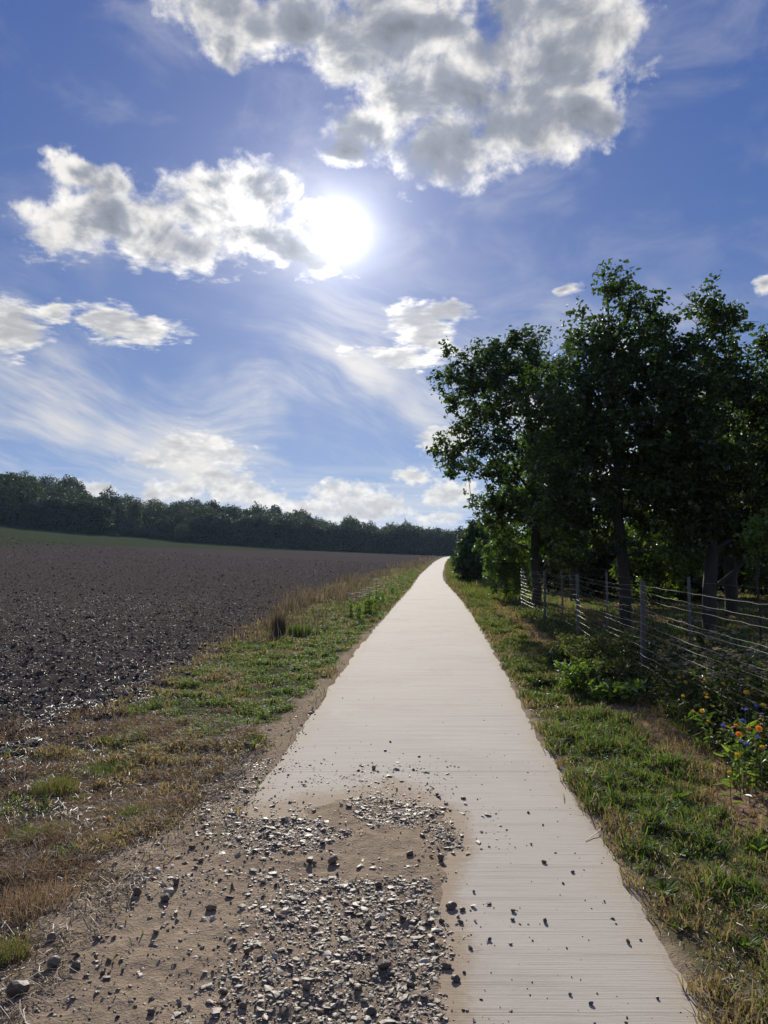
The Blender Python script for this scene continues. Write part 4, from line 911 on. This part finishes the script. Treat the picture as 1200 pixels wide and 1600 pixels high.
def build_flowers():
    k = 0
    def lab(c, px, py):
        own = {(1186, 1139): 'orange daisy-like flower closest to the right border, among the blue flowers', (1141, 1205): 'lowest yellow flower, hanging at the front foot of the flower bed', (1058, 1058): 'yellow flower highest up at the left end of the bed, behind the wires',
               (1133, 1137): 'bright yellow flower just left of the orange and blue flowers', (1171, 1082): 'large yellow flower above the blue flowers, crossed by the wires', (1154, 1146): 'large orange flower just right of the bright yellow one', (1057, 1087): 'small yellow flower at the left end of the bed, low in dark leaves',
               (1156, 1178): 'yellow flower directly below the orange ones'}.get((px, py))
        return own or '%s daisy-like flower in the dense bed under the fence' % c
    for px, py, y, R, m, c in [(1141, 1205, 5.2, .022, M_YEL, 'yellow'), (1110, 1128, 6.2, .020, M_YEL, 'yellow'), (1098, 1082, 7.1, .021, M_YEL, 'yellow'), (1072, 1067, 7.6, .02, M_YEL, 'yellow'), (1140, 1068, 6.8, .024, M_YEL, 'yellow'), (1188, 1165, 5.3, .024, M_YEL, 'yellow'), (1133, 1137, 5.75, .026, M_YEL, 'yellow'), (1156, 1178, 5.35, .024, M_YEL, 'yellow'), (1154, 1146, 5.7, .027, M_ORG, 'orange'), (1186, 1139, 5.6, .028, M_ORG, 'orange'), (1165, 1134, 5.9, .022, M_ORG, 'orange'), (1168, 1140, 5.8, .02, M_ORG, 'orange'),
                               (1171, 1082, 6.3, .028, M_YEL, 'yellow'), (1180, 1077, 6.4, .026, M_YEL, 'yellow'), (1057, 1087, 7.3, .02, M_YEL, 'yellow'), (1076, 1110, 6.9, .022, M_YEL, 'yellow'), (1096, 1111, 6.7, .022, M_YEL, 'yellow'), (1058, 1058, 7.9, .022, M_YEL, 'yellow'), (1091, 1063, 7.5, .022, M_YEL, 'yellow'), (1106, 1092, 6.9, .022, M_YEL, 'yellow'), (1125, 1070, 7., .024, M_YEL, 'yellow'), (1195, 1100, 6., .026, M_YEL, 'yellow')]:
        X, Y, Z = at_depth(px, py, y); flower('daisy_flower', lab(c, px, py), 'flower', c + ' flowers in the bed under the fence', X, Y, Z - gz(X, Y), R, m, M_TAN, 300 + k); k += 1
    for px, py, y in [(1162, 1110, 5.8), (1143, 1125, 5.7), (1148, 1159, 5.5), (1159, 1160, 5.5), (1188, 1117, 5.9), (1146, 1137, 5.65), (1190, 1105, 6.1), (1178, 1150, 5.5)]:
        X, Y, Z = at_depth(px, py, y); flower('cornflower', 'small blue flower in the right end of the bed under the fence', 'flower', 'blue flowers in the bed', X, Y, Z - gz(X, Y), .019, M_BLU, M_BLU, 340 + k, 9); k += 1
    for px, py, y in [(927, 1056, 9.6), (932, 1053, 9.7), (943, 1051, 9.8), (944, 1056, 9.7)]:
        X, Y, Z = at_depth(px, py, y); flower('poppy', 'dark red poppy in the green clump left of the nearest fence post', 'flower', 'red poppies', X, Y, max(.08, Z - gz(X, Y)), .035, M_RED, M_POSTD, 360 + k, 6, 2, .3); k += 1
    for px, py, y in [(935, 1057, 9.5), (943, 1060, 9.45), (901, 1051, 9.9), (875, 1037, 10.6)]:
        X, Y, Z = at_depth(px, py, y); flower('white_flower', 'small white flower on a thin stem near the red poppies', 'flower', 'white flowers near the poppies', X, Y, max(.08, Z - gz(X, Y)), .026, M_WHT, M_TAN, 380 + k, 9, 2, .2); k += 1
    # leafy wildflower plants: stems, foliage, clustered heads
    protos = []
    for i in range(5):
        h = [.62, .74, .55, .68, .8][i]; root = empty('wildflower_plant'); mb, tips = stems(9, h, .17, .003, 400 + i); link('stem', mb.mesh('stem'), M_STEM, root)
        link('foliage', leaf_blade_mesh(420, h * .93, .2, .06, 410 + i), M_LEAF if i % 2 else M_LEAFD, root)
        hb = MB(); rng = np.random.default_rng(i)
        for t in tips:
            for _ in range(8): V, F = dome(.015, .009, 6); o = rng.normal(0, .018, 3); hb.add([(v[0] + t[0] + o[0], v[1] + t[1] + o[1], v[2] + t[2] + o[2] * .5) for v in V], F)
        link('seed_head', hb.mesh('seed_head'), [M_TAN, M_SEED, M_SEED, M_TAN, M_SEED][i], root)['kind'] = 'stuff'
        protos.append(root)
    rng = np.random.default_rng(55); first = [True] * 5; n = 0
    LBL = 'bushy dark green wildflower plant with small fading heads, in the bed under the fence'
    spots = []
    for _ in range(4000):
        if len(spots) >= 120: break
        y = math.exp(rng.uniform(math.log(3.6), math.log(11.5))); x = float(xbed(y)) + .12 + rng.uniform(0, .85 + .03 * y)
        if all((x - a) ** 2 + (y - b) ** 2 > (.13 + .006 * y) ** 2 for a, b in spots): spots.append((x, y))
    for x, y in spots:
        i = int(rng.integers(0, 5)); o = protos[i] if first[i] else copy_tree(protos[i]); first[i] = False
        s = rng.uniform(.7, 1.1) * (.62 + .38 * float(sst(x - xbed(y), 0, .45))) * (1.05 if y < 9.5 else .72); o.location = (x, y, gz(x, y)); o.rotation_euler = (rng.normal(0, .06), rng.normal(0, .06), rng.uniform(0, 6.28)); o.scale = (s * 1.1, s * 1.1, s)
        tag(o, LBL, 'plant', 'wildflower plants in the bed under the fence')
    for i in range(5):
        if first[i]:
            for c in list(protos[i].children): bpy.data.objects.remove(c)
            bpy.data.objects.remove(protos[i])
    # dark green clump round the poppies and under the fence beyond
    for j, (px, py, w, h, ml, lab_) in enumerate([(905, 1060, .45, .34, M_LEAFB, 'bright green leafy clump just below the red poppies'), (945, 1062, .5, .4, M_LEAFD, 'dark green leafy clump that the red poppies grow from'), (930, 1030, .7, .5, M_LEAFD, 'dark shaded weed clump at the foot of the fence behind the poppies'),
                                                   (985, 1040, .6, .6, M_LEAFD, 'dark weed clump touching the left side of the nearest fence post'), (885, 1020, .55, .32, M_LEAFD, 'low dark weeds left of the second fence post'), (850, 1052, .3, .12, M_LEAFD, 'small low rosette of weeds in the grass near the path edge'),
                                                   (960, 1075, .5, .22, M_LEAFB, 'low bright weeds left of the foot of the nearest fence post'), (1010, 1010, .6, .55, M_LEAFD, 'grey-green weeds behind the nearest fence post')]):
        X, Y = ground_pt(px, py + 22); root = empty('weed_clump', (X, Y, gz(X, Y))); tag(root, lab_, 'weeds')
        mb, tips = stems(12, h, w * .6, .003, 500 + j); link('stem', mb.mesh('stem'), M_STEM, root); link('foliage', leaf_blade_mesh(int(1500 * w), h, w * .75, .085, 510 + j), ml, root)
    # undergrowth between the plants
    m = 26000; y = np.exp(RNG.uniform(math.log(3.2), math.log(24), m)); x = xbed(y) + RNG.uniform(-.08, 1.2, m); hh = np.where(y < 11, .28, .2) * RNG.uniform(0, 1, m)
    x, y, hh = x, y, hh
    V, F, k_ = leaf_arrays(np.stack([x, y, H(x, y) + hh], 1), RNG.uniform(.03, .07, m), RNG, -.2, .4)
    tag(link('undergrowth', mesh_np('undergrowth', V, F, np.full(2 * k_, 4), {'tint': np.repeat(RNG.uniform(0, 1, m), 6)}), M_LEAFD), 'dark tangled undergrowth along the foot of the fence', 'undergrowth', kind='stuff')
M_LEAFD = m_leafy('dark_herb_leaves', [(0, (.03, .045, .018)), (1, (.17, .15, .075)), (.6, (.070, .088, .034))], .42, .02)
build_flowers()

def tall_weeds():
    # dense tuft of dry brown stalks standing at the field edge
    def clump(name, label, X, Y, h, r, n, seed, tintr=(0, 1), matl=M_BROWNW, w=.006):
        rng = np.random.default_rng(seed); a = rng.uniform(0, 6.28, n); q = r * rng.uniform(0, 1, n) ** .6
        x, y = q * np.cos(a), q * np.sin(a); hh = h * rng.uniform(.4, 1, n)
        V, l, c, t = blades(x, y, 0 * x - .02, hh, np.full(n, w), rng.uniform(.02, .3, n), rng.uniform(*tintr, n), rng, .2)
        o = link(name, mesh_np(name, V, l, c, {'tint': t}), matl, loc=(X, Y, float(ground_h(np.array([X]), np.array([Y]))[0]))); tag(o, label, 'weeds'); return o
    X, Y = ground_pt(436, 993); clump('dry_weed_tuft', 'tall upright tuft of rust brown stalks standing at the field edge', X, Y, .66, .15, 700, 1, (.3, .75))
    X, Y = ground_pt(468, 993); clump('dark_weed_tuft', 'short dark green bushy tuft right beside the rust brown stalks', X, Y, .32, .26, 900, 2, (0, .3), M_GRASS)
    for j, (px, py, h, r, c, ti) in enumerate([(50, 1420, .14, .20, 'rust brown spiky grass tuft near the left border of the gravel', (.7, 1)), (85, 1240, .17, .16, 'tall mixed green and straw grass tuft left of the dry litter', (.4, .95)), (165, 1205, .10, .20, 'low fresh green grass tuft in the dry litter', (.1, .6)), (260, 1262, .10, .2, 'withered brown grass tuft beside the dirt shoulder', (.65, 1)),
                                                (40, 1310, .10, .12, 'small olive grass tuft above the rust brown one', (.2, .8)), (85, 1300, .09, .1, 'small brown grass tuft right of the olive one', (.5, 1)), (5, 1500, .12, .10, 'yellowish grass tuft cut by the lower left border', (.4, .9)), (215, 1270, .09, .13, 'flat olive grass tuft among brown litter', (.3, .9))]):
        X, Y = ground_pt(px, py); rng = np.random.default_rng(90 + j); n = 900; a = rng.uniform(0, 6.28, n); q = r * rng.uniform(0, 1, n) ** .7
        V, l, cc, t = blades(q * np.cos(a), q * np.sin(a), 0 * q - .02, h * rng.uniform(.35, 1.05, n), np.full(n, .003), rng.uniform(.1, .9, n), rng.uniform(*ti, n), rng, .4)
        tag(link('grass_tuft', mesh_np('grass_tuft', V, l, cc, {'tint': t}), M_DRYG if ti[0] > .55 else M_GRASS, loc=(X, Y, float(ground_h(np.array([X]), np.array([Y]))[0]))), c, 'grass tuft')
    # standing dead weeds along the field edge further off
    n = 11500; y = np.exp(RNG.uniform(math.log(15), math.log(200), n)); x = xfield(y) + RNG.normal(.5, .75, n) * np.interp(y, [15, 30, 200], [.7, 1, 1.4]); c = fbm(x * .7, y * .35, 301, 3)
    k = (RNG.uniform(0, 1, n) < sst(c, .38, .68)) & (x < xl(y) - 1.0) & ~((y < 18) & (RNG.uniform(0, 1, n) < .7)); x, y, c = x[k], y[k], c[k]
    h = (.22 + .48 * sst(c, .4, .7)) * RNG.uniform(.4, 1.1, len(x)) * np.interp(y, [15, 24, 60], [.55, 1., 1.]); w = .006 + .0007 * y
    V, l, cc, t = blades(x, y, H(x, y) - .02, h, w * RNG.uniform(.6, 1.2, len(x)), RNG.uniform(.02, .4, len(x)), np.clip(RNG.normal(.5, .3, len(x)) + (c - .5), 0, 1), RNG, .2)
    tag(link('dry_weeds', mesh_np('dry_weeds', V, l, cc, {'tint': t}), M_BROWNW), 'standing dead brown weeds along the edge of the ploughed field', 'weeds', kind='stuff')
    # taller rank grass and weeds right of the path beyond the fence
    n = 26000; y = np.exp(RNG.uniform(math.log(27), math.log(190), n)); x = xr(y) + .25 + np.abs(RNG.normal(0, 1.0, n)); c = fbm(x * .7, y * .35, 311, 3)
    h = (.22 + .5 * sst(c, .35, .7)) * RNG.uniform(.4, 1.1, n) * np.interp(y, [27, 40], [.45, 1]); w = .006 + .0007 * y
    V, l, cc, t = blades(x, y, H(x, y) - .02, h, w, RNG.uniform(.05, .6, n), np.clip(RNG.normal(.5, .3, n), 0, 1), RNG, .3)
    tag(link('rank_grass', mesh_np('rank_grass', V, l, cc, {'tint': t}), M_GRASS), 'rank weedy grass under the shrubs right of the far path', 'grass', kind='stuff')
    # umbellifers with flat pale heads
    root0 = None; rng = np.random.default_rng(9)
    for j, (px, py) in enumerate([(605, 955), (590, 948), (612, 945), (572, 962), (560, 972), (548, 965), (628, 932), (598, 962)]):
        if root0 is None:
            o = root0 = empty('umbel_plant'); mb, tips = stems(6, .85, .22, .005, 600); link('stem', mb.mesh('stem'), M_STEM, o)
            hb = MB()
            for t in tips:
                for _ in range(22): a = rng.uniform(0, 6.28); q = .09 * rng.uniform(0, 1) ** .5; V, F = dome(.012, .008, 5); hb.add([(v[0] + t[0] + q * cos(a), v[1] + t[1] + q * sin(a), v[2] + t[2]) for v in V], F)
            link('flower_head', hb.mesh('flower_head'), M_SEEDP, o); link('foliage', leaf_blade_mesh(160, .5, .18, .09, 601), M_LEAFB, o)
        else: o = copy_tree(root0)
        X, Y = ground_pt(px, py); X = min(X, float(xl(Y)) - .45); s = rng.uniform(.65, 1.1); o.location = (X, Y, gz(X, Y)); o.rotation_euler = (0, 0, rng.uniform(0, 6)); o.scale = (s, s, s)
        tag(o, 'flat-headed pale umbel plant standing among green grass left of the path', 'plant', 'umbel plants on the left verge')
M_SEEDP = m_plain('pale_umbels', (.45, .43, .36), .8, 0, .2)
tall_weeds()

def rosettes():
    """broad-leaved weeds low in the right verge"""
    rng = np.random.default_rng(12); pro = []
    for i in range(3):
        mb_V = []; n = 16; a = rng.uniform(0, 6.28, n)
        pos = np.stack([.008 * np.cos(a), .008 * np.sin(a), rng.uniform(0, .02, n)], 1)
        d = np.stack([np.cos(a), np.sin(a), rng.uniform(.2, .9, n)], 1); d /= np.linalg.norm(d, axis=1)[:, None]; s = np.stack([-np.sin(a), np.cos(a), 0 * a], 1); nn = np.cross(s, d)
        L = rng.uniform(.05, .10, n)[:, None]; W = L * .2
        V = np.stack([pos, pos + d * L * .4 - s * W, pos + d * L * .8 - s * W * .8 - nn * -.0, pos + d * L + np.array([0, 0, -.012]), pos + d * L * .8 + s * W * .8, pos + d * L * .4 + s * W], 1).reshape(-1, 3)
        o = np.arange(n)[:, None] * 6; F = np.concatenate([o + np.array([[0, 1, 2, 3]]), o + np.array([[0, 3, 4, 5]])], 1)
        me = mesh_np('weed_rosette', V, F.ravel(), np.full(2 * n, 4), {'tint': np.repeat(rng.uniform(.1, .8, n), 6)}); me.materials.append(M_LEAFB); pro.append(me)
    for k in range(46):
        y = math.exp(rng.uniform(math.log(2.5), math.log(8.5))); R = float(xr(y)); x = R + rng.uniform(.08, .95)
        if x > float(xbed(y)) - .1: continue
        o = link('weed_rosette', pro[int(rng.integers(0, 3))], loc=(x, y, float(ground_h(np.array([x]), np.array([y]))[0])), rot=(0, 0, rng.uniform(0, 6))); s = rng.uniform(.5, 1.1); o.scale = (s, s, s)
        tag(o, 'low broad-leaved weed growing in the short grass of the right verge', 'weed', 'broad-leaved weeds in the right verge')
    # long single stalks on the dirt and concrete
    for px0, py0, px1, py1, bend in [(215, 1370, 222, 1400, .01), (560, 1370, 535, 1395, .02), (1065, 1550, 1095, 1580, .01), (1130, 1570, 1150, 1600, .01), (880, 1240, 882, 1256, .0), (1030, 1447, 1068, 1457, .01), (1118, 1565, 1135, 1595, .01), (185, 1330, 215, 1305, .02), (915, 1315, 940, 1298, .01), (460, 1090, 440, 1105, .01)]:
        a = ground_pt(px0, py0); b = ground_pt(px1, py1); mb = MB(); c = ((a[0] + b[0]) / 2, (a[1] + b[1]) / 2)
        g = lambda q: float(snap(np.array([q[0]]), np.array([q[1]]))[0, 2])
        zc = g(c); pts = [(a[0] - c[0], a[1] - c[1], g(a) - zc + .004), (bend, bend * .5, .010), (b[0] - c[0], b[1] - c[1], g(b) - zc + .004)]
        mb.tube(pts, [.0022, .0026, .0016], 5)
        o = link('dry_stalk', mb.mesh('dry_stalk', attrs={'tint': np.full(15, .9)}), M_STRAW, loc=(c[0], c[1], zc)); tag(o, 'single bleached dry stalk lying on the ground beside or on the path', 'stalk', 'single dry stalks lying about')
rosettes()
print('tris', sum(len(m.loops) - 2 * len(m.polygons) for m in bpy.data.meshes))
